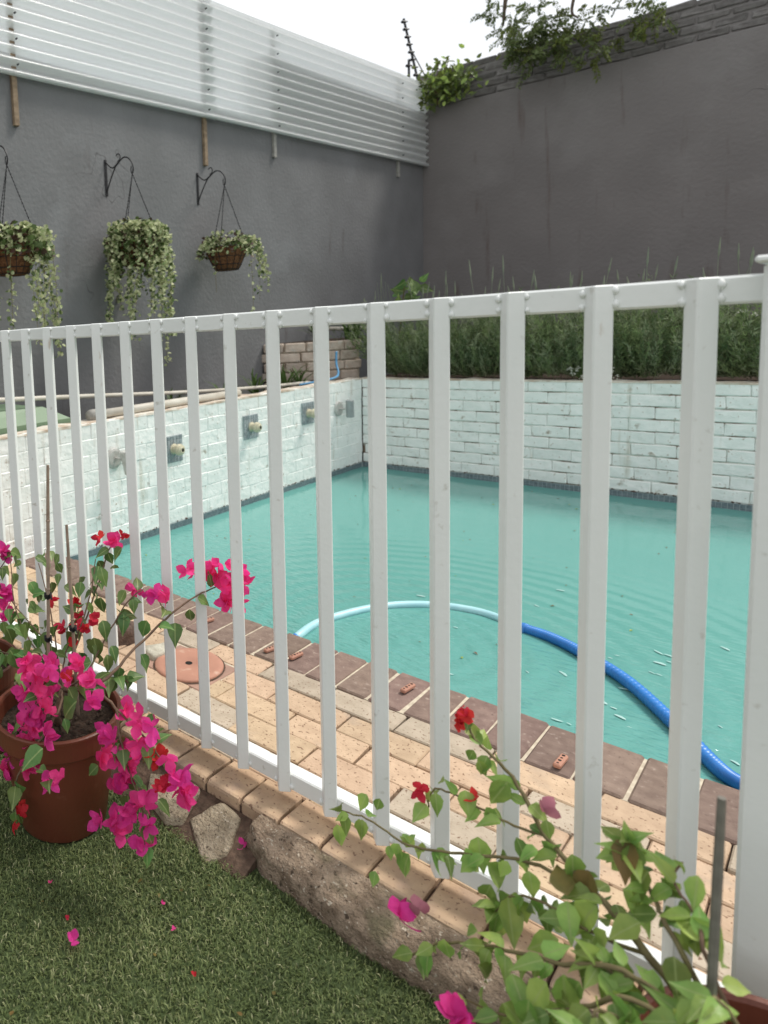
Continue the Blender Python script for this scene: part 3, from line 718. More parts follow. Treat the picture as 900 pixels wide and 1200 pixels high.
# ------------------------------------------------------------------ leaves and bracts
def leaf_mesh(name, m, L=.05, wd=.62, fold=.22, curl=.25, tipc=.1):
    ys = [0,.10,.30,.56,.80,1.0]; ws = [.04,.66,1.0,.76,.30,0]
    vs = []
    for y, w in zip(ys, ws):
        zc = -curl*y*y+U(-.02,.02); hw = w*wd*.5
        ed = zc+fold*hw+U(-.06,.06)*w; ed2 = zc+fold*hw+U(-.06,.06)*w
        vs += [(-hw,y,ed),(0,y,zc),(hw,y,ed2)]
    vs = [(x*L, y*L, z*L) for x, y, z in vs]
    fs = []
    for i in range(5):
        a = i*3; fs += [(a,a+1,a+4,a+3),(a+1,a+2,a+5,a+4)]
    return MB().add(vs, fs).mesh(name, m, True)
def bract_mesh(name, m, L=.034):
    """one bougainvillea flower: three papery bracts round a tiny cream tube"""
    mb = MB(); a0 = U(0,6.28)
    for k in range(3):
        a = a0+k*2.094+U(-.25,.25); tilt = U(.45,1.15)
        d = Vector((math.cos(a)*math.cos(tilt), math.sin(a)*math.cos(tilt), math.sin(tilt))); side = Vector((-math.sin(a), math.cos(a), 0)); n = d.cross(side)
        ys = [0,.22,.55,.85,1.05]; ws = [.10,.62,.86,.52,.02]; vs = []
        for y, w in zip(ys, ws):
            hw = w*.5; cup = -.14*math.sin(y*2.6); fl = U(-.07,.07)
            for s_ in (-1,-.45,.45,1):
                vs.append((d*y+side*(s_*hw)+n*(cup+.22*hw*s_*s_+fl*abs(s_)+U(-.03,.03)))*L)
        fs = [(i*4+j, i*4+j+1, (i+1)*4+j+1, (i+1)*4+j) for i in range(4) for j in range(3)]
        mb.add(vs, fs)
    return mb.mesh(name, m, True)
LF = [leaf_mesh('leaf', M['leaf'], .047, U(.58,.75), U(.15,.5), U(.05,.45)) for _ in range(7)]
LP = [leaf_mesh('leaf', M['leaf_pale'], .048, U(.48,.68), U(.15,.8), U(-.12,.7)) for _ in range(12)]
LB = [leaf_mesh('leaf', M['leaf_bronze'], .046, .6, .4, .3) for _ in range(2)]
BR = {k: [bract_mesh('flower', M['bract_'+k]) for _ in range(6)] for k in ('pink','magenta','red','faded')}
TOCAM = lambda p: (CAM-Vector(p)).normalized()
def put_leaf(root, p, d=None, me=None, s=1.0, nb=.5):
    d = d or (rvec()+Vector((0,0,-.5)))
    n = (Vector((0,0,1))+TOCAM(p)*nb+rvec(.5)).normalized()
    return inst('leaf', me or random.choice(LF), root, p, basis(d, n), s*U(.8,1.15))
def put_flower(root, p, col='pink', s=1.0):
    d = (TOCAM(p)*.7+rvec(.9)+Vector((0,0,.15))).normalized()
    q = Vector((0,0,1)).rotation_difference(d) @ Quaternion((0,0,1), U(0,6.28))
    return inst('flower', random.choice(BR[col]), root, p, q, s*U(.8,1.15))
def branch(root, pts, r0=.004, r1=.0016, m='twig', n=6):
    P = spline(pts, 6); N = len(P); P = [p+rvec(.0015) if 0 < i < N-1 else p for i, p in enumerate(P)]
    piece(MB().tube(P, [r0+(r1-r0)*i/(N-1) for i in range(N)], n), 'stem', M[m], root, smooth=True); return P
def leafy(root, P, n, pool, s=1.0, start=.25, nb=.5):
    for _ in range(n):
        i = random.randint(int(len(P)*start), len(P)-2); t = (P[i+1]-P[i]).normalized()
        p = P[i].lerp(P[i+1], random.random())
        d = (t*.4+rvec(.9)+Vector((0,0,-.35))).normalized()
        put_leaf(root, p+d*.006, d, random.choice(pool), s, nb)

# pots
def pot(c, label, R=.165, H=.295, rb=.113):
    t = thing('plant_pot', (c[0], c[1], LAWN+.001), label, 'plant pot', 'terracotta coloured plant pots on the lawn')
    q = R/.165
    MB().lathe([(.001,.0),(rb-.005,0),(rb,.006),(.150*q,H-.062),(.150*q,H-.055)], 56).build('pot_body', M['terracotta'], t, smooth=True)
    MB().lathe([(.150*q,H-.060),(.158*q,H-.057),(.161*q,H-.052),(.1625*q,H-.008),(.1655*q,H-.006),(.1655*q,H-.001),(.162*q,H+.001),(.155*q,H),(.152*q,H-.006),(.149*q,H-.06)], 56).build('rim', M['terracotta'], t, smooth=False)
    n = 28; vs = [(0,0,H-.045)]; rings = 6
    for r_ in range(1, rings+1):
        for k in range(n): a_ = 2*math.pi*k/n; rr = .150*q*r_/rings; vs.append((rr*math.cos(a_), rr*math.sin(a_), H-.045+U(-.006,.006)))
    fs = [(0,1+k,1+(k+1) % n) for k in range(n)]+[(1+(r_-1)*n+k, 1+r_*n+k, 1+r_*n+(k+1) % n, 1+(r_-1)*n+(k+1) % n) for r_ in range(1, rings) for k in range(n)]
    MB().add(vs, fs).build('soil', M['soil'], t)
    m = MB()
    for _ in range(90):
        a_ = U(0,6.28); rr = .14*q*math.sqrt(random.random()); p = Vector((rr*math.cos(a_), rr*math.sin(a_), H-.040)); d = Vector((U(-1,1),U(-1,1),U(-.1,.3)))*U(.006,.014)
        m.tube([p, p+d], U(.001,.003), 4)
    m.build('bark_mulch', M['bark'], t, kind='stuff')
    return t
PC = Vector((-1.33,.971,0)); PR = Vector((-.02,1.045,0)); PL = Vector((-1.755,.955,0))
pot(PC, 'large terracotta coloured pot under the pink bougainvillea at lower left')
pot(PL, 'terracotta coloured pot at the left picture edge, rim only in view', .155, .28, .11)
pot(PR, 'terracotta coloured pot in front of the big fence post')

# left bougainvillea
bg_l = thing('bougainvillea', (PC.x, PC.y, LAWN+.25), 'pink flowering bougainvillea in the pot at lower left', 'bougainvillea')
base = Vector((PC.x, PC.y, LAWN+.245))
trunk = branch(bg_l, [base, base+Vector((.01,-.01,.04)), base+Vector((.0,.02,.085))], .012, .008)
hub = trunk[-1]
def L(px, py, y): return at(px, py, 'y', y)
C1 = [  # (px, py, depth y, colour, flowers, spread)
 (258,672,1.385,'pink',17,.040), (272,700,1.385,'pink',7,.03), (225,668,1.385,'pink',4,.016),(285,685,1.385,'pink',4,.018),
 (160,690,1.24,'pink',2,.008), (180,694,1.24,'magenta',2,.010), (197,694,1.24,'pink',2,.010),
 (118,630,1.22,'red',2,.006), (133,634,1.22,'pink',3,.012), (143,628,1.22,'red',2,.006),
 (35,778,.90,'pink',5,.020), (60,782,.90,'magenta',5,.024), (85,790,.90,'pink',5,.022), (110,793,.92,'pink',3,.012),
 (28,812,.88,'magenta',6,.022), (48,800,.88,'pink',6,.022), (55,825,.88,'pink',4,.018), (40,838,.86,'magenta',4,.018), (62,795,.9,'red',1,.004),(80,795,.9,'red',1,.004),
 (10,862,.85,'magenta',4,.018), (32,856,.85,'pink',5,.022), (52,862,.84,'magenta',3,.012), (15,890,.83,'magenta',4,.018), (35,893,.83,'pink',4,.014), (5,905,.83,'pink',2,.01),
 (58,917,.80,'magenta',2,.008), (70,912,.80,'pink',1,.004), (20,950,.80,'red',2,.008), (15,968,.80,'red',1,.004),
 (108,822,.88,'magenta',2,.006),
 (146,832,.98,'pink',2,.008), (165,845,.98,'pink',4,.016), (182,852,.98,'magenta',2,.012), (126,868,.95,'magenta',4,.016), (142,878,.95,'pink',5,.018), (165,875,.97,'pink',3,.012),
 (120,890,.94,'pink',3,.012), (150,902,.95,'pink',5,.020), (140,915,.94,'magenta',3,.014), (185,890,.98,'red',3,.014), (197,892,.98,'pink',1,.004), (205,915,.98,'magenta',4,.016), (190,925,.97,'red',4,.014), (215,925,.99,'pink',3,.012),
 (170,940,.94,'pink',3,.012), (155,950,.93,'magenta',3,.012), (135,957,.92,'magenta',2,.008), (118,958,.91,'magenta',2,.008), (140,975,.92,'pink',2,.008),
 (172,968,.93,'magenta',2,.008), (168,990,.93,'magenta',3,.010),
 (8,695,1.10,'magenta',4,.014), (3,725,1.10,'magenta',2,.008), (8,710,1.10,'pink',2,.01),
 (86,708,1.12,'red',3,.010), (90,724,1.10,'red',2,.010), (78,737,1.08,'red',3,.013), (97,739,1.08,'red',3,.010), (62,704,1.12,'red',2,.006), (110,727,1.10,'red',2,.006), (86,757,1.05,'red',1,.004),
]
for px, py, y, colr, n, sp in C1:
    c = L(px, py, y)
    for _ in range(n): put_flower(bg_l, c+rvec(sp), colr, .70 if colr == 'red' else .92)
def br(pts, r0=.0035, r1=.0016, m='twig'):
    return branch(bg_l, [hub if p == 'h' else L(*p) for p in pts], r0, r1, m)
B = []
B.append(br(['h',(118,800,1.0),(160,758,1.12),(200,720,1.22),(232,697,1.30),(262,685,1.385)], .005))
B.append(br([(200,720,1.22),(192,712,1.23),(180,697,1.24)], .002,.0012))
B.append(br(['h',(85,770,1.05),(110,700,1.18),(126,650,1.22),(132,635,1.22)], .0035))
B.append(br(['h',(60,790,.98),(50,800,.9),(40,830,.86),(20,860,.85)], .004))
B.append(br(['h',(70,830,.9),(48,865,.85),(30,890,.82),(15,930,.80),(20,955,.80)], .0035))
B.append(br([(30,890,.82),(48,905,.80),(60,915,.80)], .002,.0012))
B.append(br(['h',(112,812,.95),(135,830,.96),(140,860,.95),(150,900,.95),(165,945,.94),(170,990,.93)], .004))
B.append(br([(135,830,.96),(165,860,.98),(190,890,.98),(212,922,.99)], .0025))
B.append(br(['h',(60,760,1.05),(30,725,1.08),(10,700,1.10)], .003))
B.append(br(['h',(75,775,1.03),(85,740,1.08),(92,712,1.11)], .0025))
B.append(br(['h',(100,790,1.02),(125,745,1.1),(150,705,1.17),(168,690,1.2)], .003))
B.append(br(['h',(50,780,1.0),(20,770,1.0),(-10,760,1.0)], .003))
B.append(br(['h',(110,800,1.02),(135,790,1.05),(150,800,1.06)], .0025))
for i, P_ in enumerate(B): leafy(bg_l, P_, [5,1,5,6,6,2,9,6,10,8,9,9,10][i], LF, .95, .3)
# single leaves where the photograph shows them
for (px, py, y, s) in [(205,738,1.235,1.35),(193,708,1.24,.7),(222,722,1.27,1.15),(165,775,1.14,1.3),(118,708,1.15,1.1),(145,728,1.15,1.0),(147,700,1.17,.9),(172,735,1.19,1.1),(126,655,1.22,.9),(143,650,1.22,1.0),(115,665,1.22,.8),
    (55,748,1.0,1.2),(30,740,1.0,1.1),(12,770,.98,1.4),(8,745,1.0,1.2),(22,795,.95,1.1),(85,750,1.05,1.0),(110,755,1.06,1.2),(120,735,1.08,1.1),(130,765,1.05,1.1),(140,790,1.05,1.2),(150,800,1.06,1.0),(125,775,1.03,1.0),(108,765,1.03,1.0),
    (95,800,.92,1.3),(90,830,.88,1.5),(80,815,.9,1.2),(50,885,.8,1.5),(75,850,.86,.8),(165,930,.95,1.2),(150,940,.94,1.1),(140,850,.96,.9),(170,850,.98,1.0),(185,862,.98,.9),(115,905,.93,.9),(22,927,.80,1.0),(155,858,.97,.9),(172,893,.97,.9),(185,945,.98,.9),
    (60,690,1.12,.8),(75,695,1.12,.9),(95,690,1.12,.8),(100,715,1.11,.9),(45,705,1.08,.9),(35,690,1.08,1.2),(15,680,1.08,1.1),(20,660,1.1,1.2),(12,655,1.1,1.1),(70,680,1.12,.9),(28,760,.99,1.2),(2,790,.98,1.2),(60,765,1.02,1.0)]:
    put_leaf(bg_l, L(px, py-8, y), rvec(.6)+Vector((0,0,-.7)), random.choice(LF), s, .9)
for _ in range(46):      # the leafy tangle behind the flowers
    px, py = U(0, 135), U(640, 800); put_leaf(bg_l, L(px, py, 1.02+(800-py)*.0008+U(-.06,.08)), rvec(.7)+Vector((0,0,-.5)), random.choice(LF), U(.7,1.15), .9)
for pts_ in ([(70,790,1.02),(60,720,1.08),(45,660,1.12)], [(80,780,1.03),(105,700,1.1),(112,655,1.14)], [(60,790,1.0),(20,720,1.05),(12,650,1.08)]): branch(bg_l, [L(*q) for q in pts_], .0025, .0014)
# canes
def cane(p0, p1, label, m, r=.0045, ties=()):
    p0 = Vector(p0); p1 = Vector(p1)
    t = thing('plant_stake', p0, label, 'plant stake', 'thin stakes in the flower pots')
    n = 5; pts = [p0.lerp(p1, i/n) for i in range(n+1)]
    piece(MB().tube(pts, [r]*n+[r*.8], 7), 'cane', m, t)
    if m is M['cane']:
        for k in (.3,.55,.8):
            c = p0.lerp(p1, k); d = (p1-p0).normalized()*.003
            piece(MB().tube([c-d, c, c+d], [r, r*1.35, r], 7), 'node', m, t)
    for k in ties:
        c = p0.lerp(p1, k); mm = MB()
        for j in range(3):
            mm.tube([c+Vector((math.cos(a_)*.009, math.sin(a_)*.009, .004*j+.002*math.sin(a_*2))) for a_ in [x*math.pi/4 for x in range(9)]], .0022, 4)
        mm.tube([c+Vector((.008,0,.004)), c+Vector((.018,-.005,.010)), c+Vector((.026,-.008,.002))], .002, 4)
        piece(mm, 'tie', M['black_iron'], t)
cane((PC.x-.045,PC.y-.0,LAWN+.2), L(56,545,1.0), 'tall bamboo cane at left, tied to the bougainvillea', M['cane'], .0048, (.36,.52))
cane((PC.x+.01,PC.y+.06,LAWN+.2), L(78,615,1.05), 'shorter bamboo cane right of the tall one', M['cane'], .0045, (.5,))

# second plant at the left edge
bl = thing('bougainvillea', (PL.x, PL.y, LAWN+.24), 'leafy bougainvillea at the left picture edge with few magenta flowers', 'bougainvillea')
hb = Vector((PL.x, PL.y, LAWN+.235))
for tip, n in (((-1.64,1.02,.46),12),((-1.62,.92,.42),12),((-1.75,1.12,.48),10),((-1.82,.95,.40),6),((-1.58,.90,.36),10),((-1.68,.86,.30),6)):
    P_ = branch(bl, [hb, hb.lerp(Vector(tip), .5)+Vector((0,0,.06)), tip], .004, .0016); leafy(bl, P_, n, LF, 1.0, .2)
for p in ((-1.75,1.12,.49),(-1.82,.95,.41)):
    for _ in range(5): put_flower(bl, Vector(p)+rvec(.015), 'magenta', .9)

# right bougainvillea, mostly leaves
bg_r = thing('bougainvillea', (PR.x, PR.y, LAWN+.25), 'pale green leafy bougainvillea at lower right with few red buds', 'bougainvillea')
hb = Vector((PR.x-.01, PR.y, LAWN+.245))
def brr(pts, r0=.0035, r1=.0014, m='twig_green'):
    return branch(bg_r, [hb if p == 'h' else L(*p) for p in pts], r0, r1, m)
R_ = []
R_.append((brr(['h',(760,1120,1.05),(700,1050,1.10),(640,980,1.15),(600,910,1.18),(560,870,1.20),(548,850,1.20)], .006), 14))
R_.append((brr([(700,1050,1.10),(620,1010,1.12),(540,1000,1.13),(480,990,1.13),(430,960,1.14),(400,950,1.14)], .003), 12))
R_.append((brr([(640,980,1.15),(585,960,1.16),(540,935,1.17),(510,925,1.17),(500,950,1.17)], .0022), 6))
R_.append((brr(['h',(800,1120,1.04),(770,1060,1.08),(745,1010,1.1),(730,985,1.1)], .004), 12))
R_.append((brr(['h',(750,1150,1.0),(660,1130,1.0),(580,1110,1.02),(520,1105,1.03),(470,1125,1.03)], .004), 12))
R_.append((brr(['h',(760,1180,.98),(680,1180,.96),(600,1190,.96),(540,1170,.97)], .004), 14))
R_.append((brr(['h',(830,1130,1.03),(820,1080,1.06),(790,1035,1.09),(800,1010,1.1)], .003,m='twig'), 8))
R_.append((brr([(760,1120,1.05),(690,1090,1.07),(640,1060,1.08),(600,1050,1.09),(570,1080,1.09)], .003), 12))
R_.append((brr(['h',(720,1190,.95),(690,1215,.92),(640,1230,.9)], .003), 12))
R_.append((brr(['h',(780,1170,1.0),(720,1140,1.0),(690,1120,1.01)], .003), 12))
R_.append((brr(['h',(850,1180,.98),(800,1200,.95),(760,1220,.93)], .003), 10))
for P_, n in R_: leafy(bg_r, P_, int(n*1.75), LP, .76, .2, .9)
lp = [(520,925,1.17,.7),(560,990,1.15,1.3),(545,935,1.17,1.1),(560,900,1.18,.9),(555,888,1.19,.8),(595,925,1.17,1.3),(570,955,1.16,.8),(480,1010,1.13,1.3),(455,1000,1.13,.7),(440,1030,1.12,.9),(430,940,1.14,.8),(395,975,1.14,1.1),(400,950,1.14,.8),(445,945,1.14,.9),
 (570,1020,1.12,1.5),(595,1060,1.09,1.7),(575,1045,1.1,1.2),(620,1030,1.1,1.2),(650,1000,1.13,1.2),(670,1010,1.12,1.3),(690,1030,1.11,1.2),(720,1010,1.1,1.2),(745,1000,1.1,1.2),(760,1030,1.09,1.3),(730,1050,1.09,1.3),(700,1070,1.08,1.4),(665,1065,1.08,1.3),(640,1085,1.08,1.1),(710,1100,1.05,1.5),(750,1090,1.06,1.3),(780,1070,1.07,1.3),(800,1020,1.09,.9),(818,1035,1.08,1.0),
 (845,1095,1.05,1.9),(810,1090,1.05,1.2),(790,1130,1.03,1.3),(765,1145,1.02,1.4),(740,1160,1.0,1.4),(700,1140,1.0,1.4),(660,1150,.98,1.4),(630,1130,1.0,1.3),(600,1150,.98,1.3),(560,1140,.99,1.1),(540,1120,1.01,1.0),(520,1110,1.02,.9),(490,1125,1.02,.9),(560,1100,1.02,1.0),(580,1120,1.0,1.0),
 (620,1180,.95,1.4),(660,1190,.94,1.5),(700,1185,.94,1.4),(740,1195,.95,1.4),(590,1185,.95,1.2),(560,1175,.96,1.1),(640,1160,.97,1.3),(680,1160,.97,1.3),(720,1125,1.02,1.3),(655,1110,1.04,1.3),(690,1110,1.03,1.2),(550,850,1.2,.7),(605,990,1.14,1.2),(630,1005,1.12,1.0),(640,970,1.15,.8)]
for (px, py, y, s) in lp:
    put_leaf(bg_r, L(px, py-9, y), rvec(.6)+Vector((0,0,-.8)), random.choice(LP), s*.84, 1.1)
for px, py, y in ((690,1020,1.11),(665,1050,1.08),(735,985,1.1)): put_leaf(bg_r, L(px, py, y), None, random.choice(LB), 1.1, 1.2)
for px, py, y, c, n, s in ((537,842,1.2,'red',3,.6),(550,838,1.2,'red',2,.5),(490,925,1.17,'red',2,.55),(560,938,1.165,'red',1,.5),(640,945,1.16,'faded',1,.7),(467,1075,1.03,'magenta',2,.9),(485,1060,1.03,'faded',1,.8),(535,1190,.93,'magenta',4,.9)):
    for _ in range(n): put_flower(bg_r, L(px, py, y)+rvec(.006), c, s)
cane((PR.x-.085,PR.y-.03,LAWN+.22), L(846,935,1.0), 'grey metal stake in the pot before the fence post', M['grey_stake'], .0050)

# fallen bits on the lawn
o = inst('fallen_bract', BR['magenta'][1], None, (at(86,1102,'z',LAWN+.016)), Quaternion((.3,.4,1), .5), .62); tag(o, 'pink bract lying alone on the lawn below the pot', 'flower')
o = inst('fallen_bract', BR['magenta'][2], None, (at(285,990,'z',-.055)), Quaternion((.3,-.4,1), 1.5), .5); tag(o, 'faded mauve bract in the gap beside the concrete edging', 'flower')
for i, (px, py) in enumerate(((148,1018),(167,1031),(186,1047),(182,1121),(246,1039),(12,1190),(284,1190),(320,1166),(51,1057),(212,1045))):
    o = inst('dry_leaf', LB[i % 2], None, at(px, py, 'z', LAWN+.013), Quaternion((U(-.2,.2),U(-.2,.2),1), U(-3,3)), U(.2,.32)); tag(o, 'tiny dry leaf lying on the grass', 'leaf', 'dry leaves scattered on the lawn')
for i, (px, py) in enumerate(((59,1035),(79,1076),(190,1059),(228,1142),(204,1089))):
    o = inst('fallen_petal', BR['red' if i % 2 else 'pink'][i % 6], None, at(px, py, 'z', LAWN+.013), Quaternion((U(-.3,.3),U(-.3,.3),1), U(-3,3)), .22); tag(o, 'tiny pink or red petal lying on the grass', 'petal', 'petals scattered on the lawn')

# ------------------------------------------------------------------ pool hose
hp = [(350,744),(378,727),(440,711),(500,708),(560,716),(612,734)]
pts = [at(px, py, 'z', -.09) for px, py in hp]
hose = thing('pool_hose', (-1.0, 2.9, -.1), 'ribbed blue pool hose floating in an arc, pale in its far half', 'pool hose')
P1 = spline([at(345,752,'z',-.12)]+[Vector((p.x,p.y,-.093)) for p in pts], 8)
piece(MB().tube(P1[6:], .0165, 10), 'pale_section', M['hose_pale'], hose, smooth=True)
piece(MB().tube(P1[4:8], .0185, 10), 'end_cuff', M['hose_blue'], hose, smooth=True)
p2 = [(612,734),(645,747),(680,765),(735,800),(790,850),(840,900),(866,918),(890,928),(930,935)]
zz = [-.092,-.085,-.082,-.080,-.080,-.082,-.084,-.086,-.09]
P2 = spline([Vector((*at(px, py, 'z', -.085).xy, z)) for (px, py), z in zip(p2, zz)], 40)
piece(MB().tube(P2, [.0185+(.0026 if i % 3 == 0 else -.0016) for i in range(len(P2))], 10), 'ribbed_section', M['hose_blue'], hose, smooth=True)
piece(MB().tube(P2[:8], .0225, 12), 'coupling', M['hose_blue'], hose, smooth=True)
fm = MB()  # small flat pale ellipses scattered on the water round the hose
for i in range(38):
    if i < 26: c = at(U(640,900), U(755,905), 'z', ZW+.0035)
    else: c = at(U(430,760), U(690,800), 'z', ZW+.0035)
    if c.y < 2.15: continue
    a_ = rad(-15)+U(-.5,.5); l_ = U(.006,.022); w_ = l_*U(.18,.4); bow = U(-.25,.25); vs = []
    for k in range(8):
        t_ = 6.2832*k/8; x_, y_ = l_*math.cos(t_), w_*math.sin(t_)+bow*l_*math.cos(t_)**2
        vs.append((c.x+x_*math.cos(a_)-y_*math.sin(a_), c.y+x_*math.sin(a_)+y_*math.cos(a_), ZW+.0030))
    vs.append((c.x+.4*(sum(v[0] for v in vs)/8-c.x), sum(v[1] for v in vs)/8, ZW+.0048))
    fm.add(vs, [(k, (k+1) % 8, 8) for k in range(8)])
fm.build('water_flecks', M['pale_fleck'], smooth=True, kind='stuff', label='pale flecks on the water round the hose')
# leaf litter floating on the water
N = 130
xs = rng.uniform(-2.7,1.4,N); ys = rng.uniform(2.2,5.4,N); pos = np.stack([xs, ys, np.full(N, ZW+.003)], 1)
a_ = rng.uniform(0,6.28,N); d = np.stack([np.cos(a_), np.sin(a_), np.zeros(N)], 1); nr = np.tile([0,0,1.], (N,1))+rng.normal(0,.1,(N,3))
link('floating_leaves', leaves_mesh('floating_leaves', pos, d, nr, rng.uniform(.008,.024,N), .55, [M['leaf_bronze'], M['leaf_pale'], M['twig']], rng.integers(0,3,N)), kind='stuff', label='scattered bits of leaf floating on the pool')

# ------------------------------------------------------------------ behind the left pool wall: bin, pipes, plants
bt = thing('garden_bin', (-3.26, 1.98, .56), 'pale green plastic bin lid showing above the white wall', 'bin')
piece(MB().chamfer((-3.51,1.45,.561),(-3.02,2.36,.66),.015), 'bin_body', M['green_plastic'], bt)
vs = [(-3.54,1.40,.655),(-2.995,1.40,.655),(-2.995,2.41,.655),(-3.54,2.41,.655),(-3.54,1.40,.690),(-2.995,1.40,.690),(-2.995,2.41,.690),(-3.54,2.41,.690),(-3.47,1.50,.775),(-3.08,1.50,.775),(-3.08,2.28,.765),(-3.47,2.28,.765)]
fs = [(3,2,1,0),(0,1,5,4),(1,2,6,5),(2,3,7,6),(3,0,4,7),(4,5,9,8),(5,6,10,9),(6,7,11,10),(7,4,8,11),(8,9,10,11)]
piece(MB().add(vs, fs), 'lid', M['green_plastic'], bt)
o = MB().tube(spline([(-3.1,-.2,.955),(-3.1,2.0,.832),(-3.09,3.55,.726),(-3.08,4.48,.680),(-3.05,5.0,.668)], 5), .0135, 10).build('water_pipe', M['pipe'], smooth=True); tag(o, 'long thin cream pipe running above the white wall', 'pipe')
t = thing('drain_pipe', (-2.95, 2.9, .66), 'short thick off white pipe lying on the white wall top', 'pipe')
piece(MB().tube([(-2.945,2.58,.692),(-2.94,3.0,.692),(-2.935,3.9,.692)], .026, 12), 'pipe', M['pipe'], t, smooth=True)
piece(MB().tube([(-2.945,2.50,.694),(-2.945,2.52,.694),(-2.945,2.585,.694),(-2.945,2.60,.694)], [.026,.034,.034,.030], 12), 'elbow', M['grey_batten'], t, smooth=True)
def strap_plant(p, n, h, label, group):
    t = thing('strap_leaf_plant', p, label, 'plant', group); p = Vector(p)
    me = MB().add([(-.5,0,0),(.5,0,0),(-.55,.35,.28),(.55,.35,.28),(-.45,.7,.34),(.45,.7,.34),(-.12,1,.22),(.12,1,.22)], [(0,1,3,2),(2,3,5,4),(4,5,7,6)]).mesh('leaf', M['strap_leaf'], True)
    for i in range(n):
        a_ = 6.283*i/n+U(-.3,.3); up = U(.3,1.6); L_ = h*U(.7,1.2)
        d = Vector((math.cos(a_), math.sin(a_), up*.75)).normalized(); q = basis(d, Vector((0,0,1))+rvec(.2))
        inst('leaf', me, t, p+rvec(.012)+Vector((0,0,.012)), q, (.016, L_, L_*.9))
gname = 'strap leaved plants behind the white wall'
for (px, py, y, h, lab) in ((203,482,3.3,.16,'small grassy tuft at the end of the thick pipe'),(262,472,4.0,.20,'grassy tuft behind the white wall between the left and middle spouts'),(300,462,4.4,.20,'low strap leaved plant left of the curved brick planter'),(335,452,4.75,.26,'large strap leaved plant at the foot of the curved planter'),(350,456,4.9,.22,'strap leaved plant beside the blue hose')):
    p = at(px, py, 'x', -3.16); strap_plant((-3.16, p.y, .561), 16, h+.04, lab, gname)

# curved planter of pale bricks
cpx, cpy, cr_r = -3.03, 5.74, .60
t = thing('brick_planter', (-3.2, 5.5, .56), 'low curved planter of unpainted pale bricks in the corner', 'planter')
PB = [MB().chamfer((-.085,-.03,-.038),(.085,.03,.038),.007,.003).mesh('brick', mat('planter_brick', (.60,.51,.43), .9, (.45,.36,.29), 16, .005, 60, objvar=.18, stain=((.52,.47,.41), 20, .56, .7))) for _ in range(4)]
def arc(s):       # footprint from the grey wall round to the white wall
    return Vector((-3.58+.55*s, 5.16+.62*(s**2.2), 0))
A = [arc(i/40) for i in range(41)]
cum = [0]
for i in range(40): cum.append(cum[-1]+(A[i+1]-A[i]).length)
def on(s):
    s = max(0, min(s, cum[-1]))
    for i in range(40):
        if cum[i+1] >= s: f = (s-cum[i])/(cum[i+1]-cum[i]); return A[i].lerp(A[i+1], f), (A[i+1]-A[i]).normalized()
    return A[-1], (A[-1]-A[-2]).normalized()
for c in range(5):
    s = (.04 if c % 2 else .085)
    while s < cum[-1]-.03:
        p, tg = on(s); q = Quaternion((0,0,1), math.atan2(tg.y, tg.x))
        inst('brick', random.choice(PB), t, (p.x, p.y, .60+.0865*c), q, (1,1,1)); s += .178
m = MB(); vs = []
for p in A: 
    nrm = Vector((-.25,1,0)).normalized()
    vs += [tuple(p+nrm*.004+Vector((0,0,.56))), tuple(p+nrm*.004+Vector((0,0,.975)))]
fs = [(2*i,2*i+2,2*i+3,2*i+1) for i in range(40)]
m.add(vs, fs); piece(m, 'mortar', M['joint_mortar'], t)
vs = [tuple(p+Vector((0,.01,.985))) for p in A]+[(-3.02,6.5,.985),(-3.588,6.5,.985)]; piece(MB().add(vs, [tuple(range(len(vs)))]), 'soil', M['soil'], t)
for (px, py, lab) in ((370,396,'strap leaved plant growing at the left of the curved planter'),(400,397,'strap leaved plant growing in the middle of the curved planter'),(425,396,'strap leaved plant at the right end of the curved planter')):
    p = at(px, py, 'y', 5.62); strap_plant((min(-3.06,max(p.x,-3.5)), 5.62+.18*((px-370)/55), .985), 12, .2, lab, 'strap leaved plants in the curved planter')
o = MB().tube(spline([(-3.57,5.9,1.10),(-3.3,5.95,1.085),(-3.0,6.05,1.07),(-2.9,6.1,1.0)], 4), .018, 8).build('planter_pipe', M['pipe'], smooth=True); tag(o, 'cream pipe crossing behind the plants of the curved planter', 'pipe')
o = MB().tube(spline([(-3.05,4.85,.66),(-3.0,5.02,.672),(-2.93,5.17,.690),(-2.95,5.28,.72),(-3.0,5.34,.80),(-3.01,5.36,.9)], 8), .009, 8).build('garden_hose', M['garden_hose'], smooth=True); tag(o, 'light blue garden hose lying on the white wall below the curved planter', 'hose')

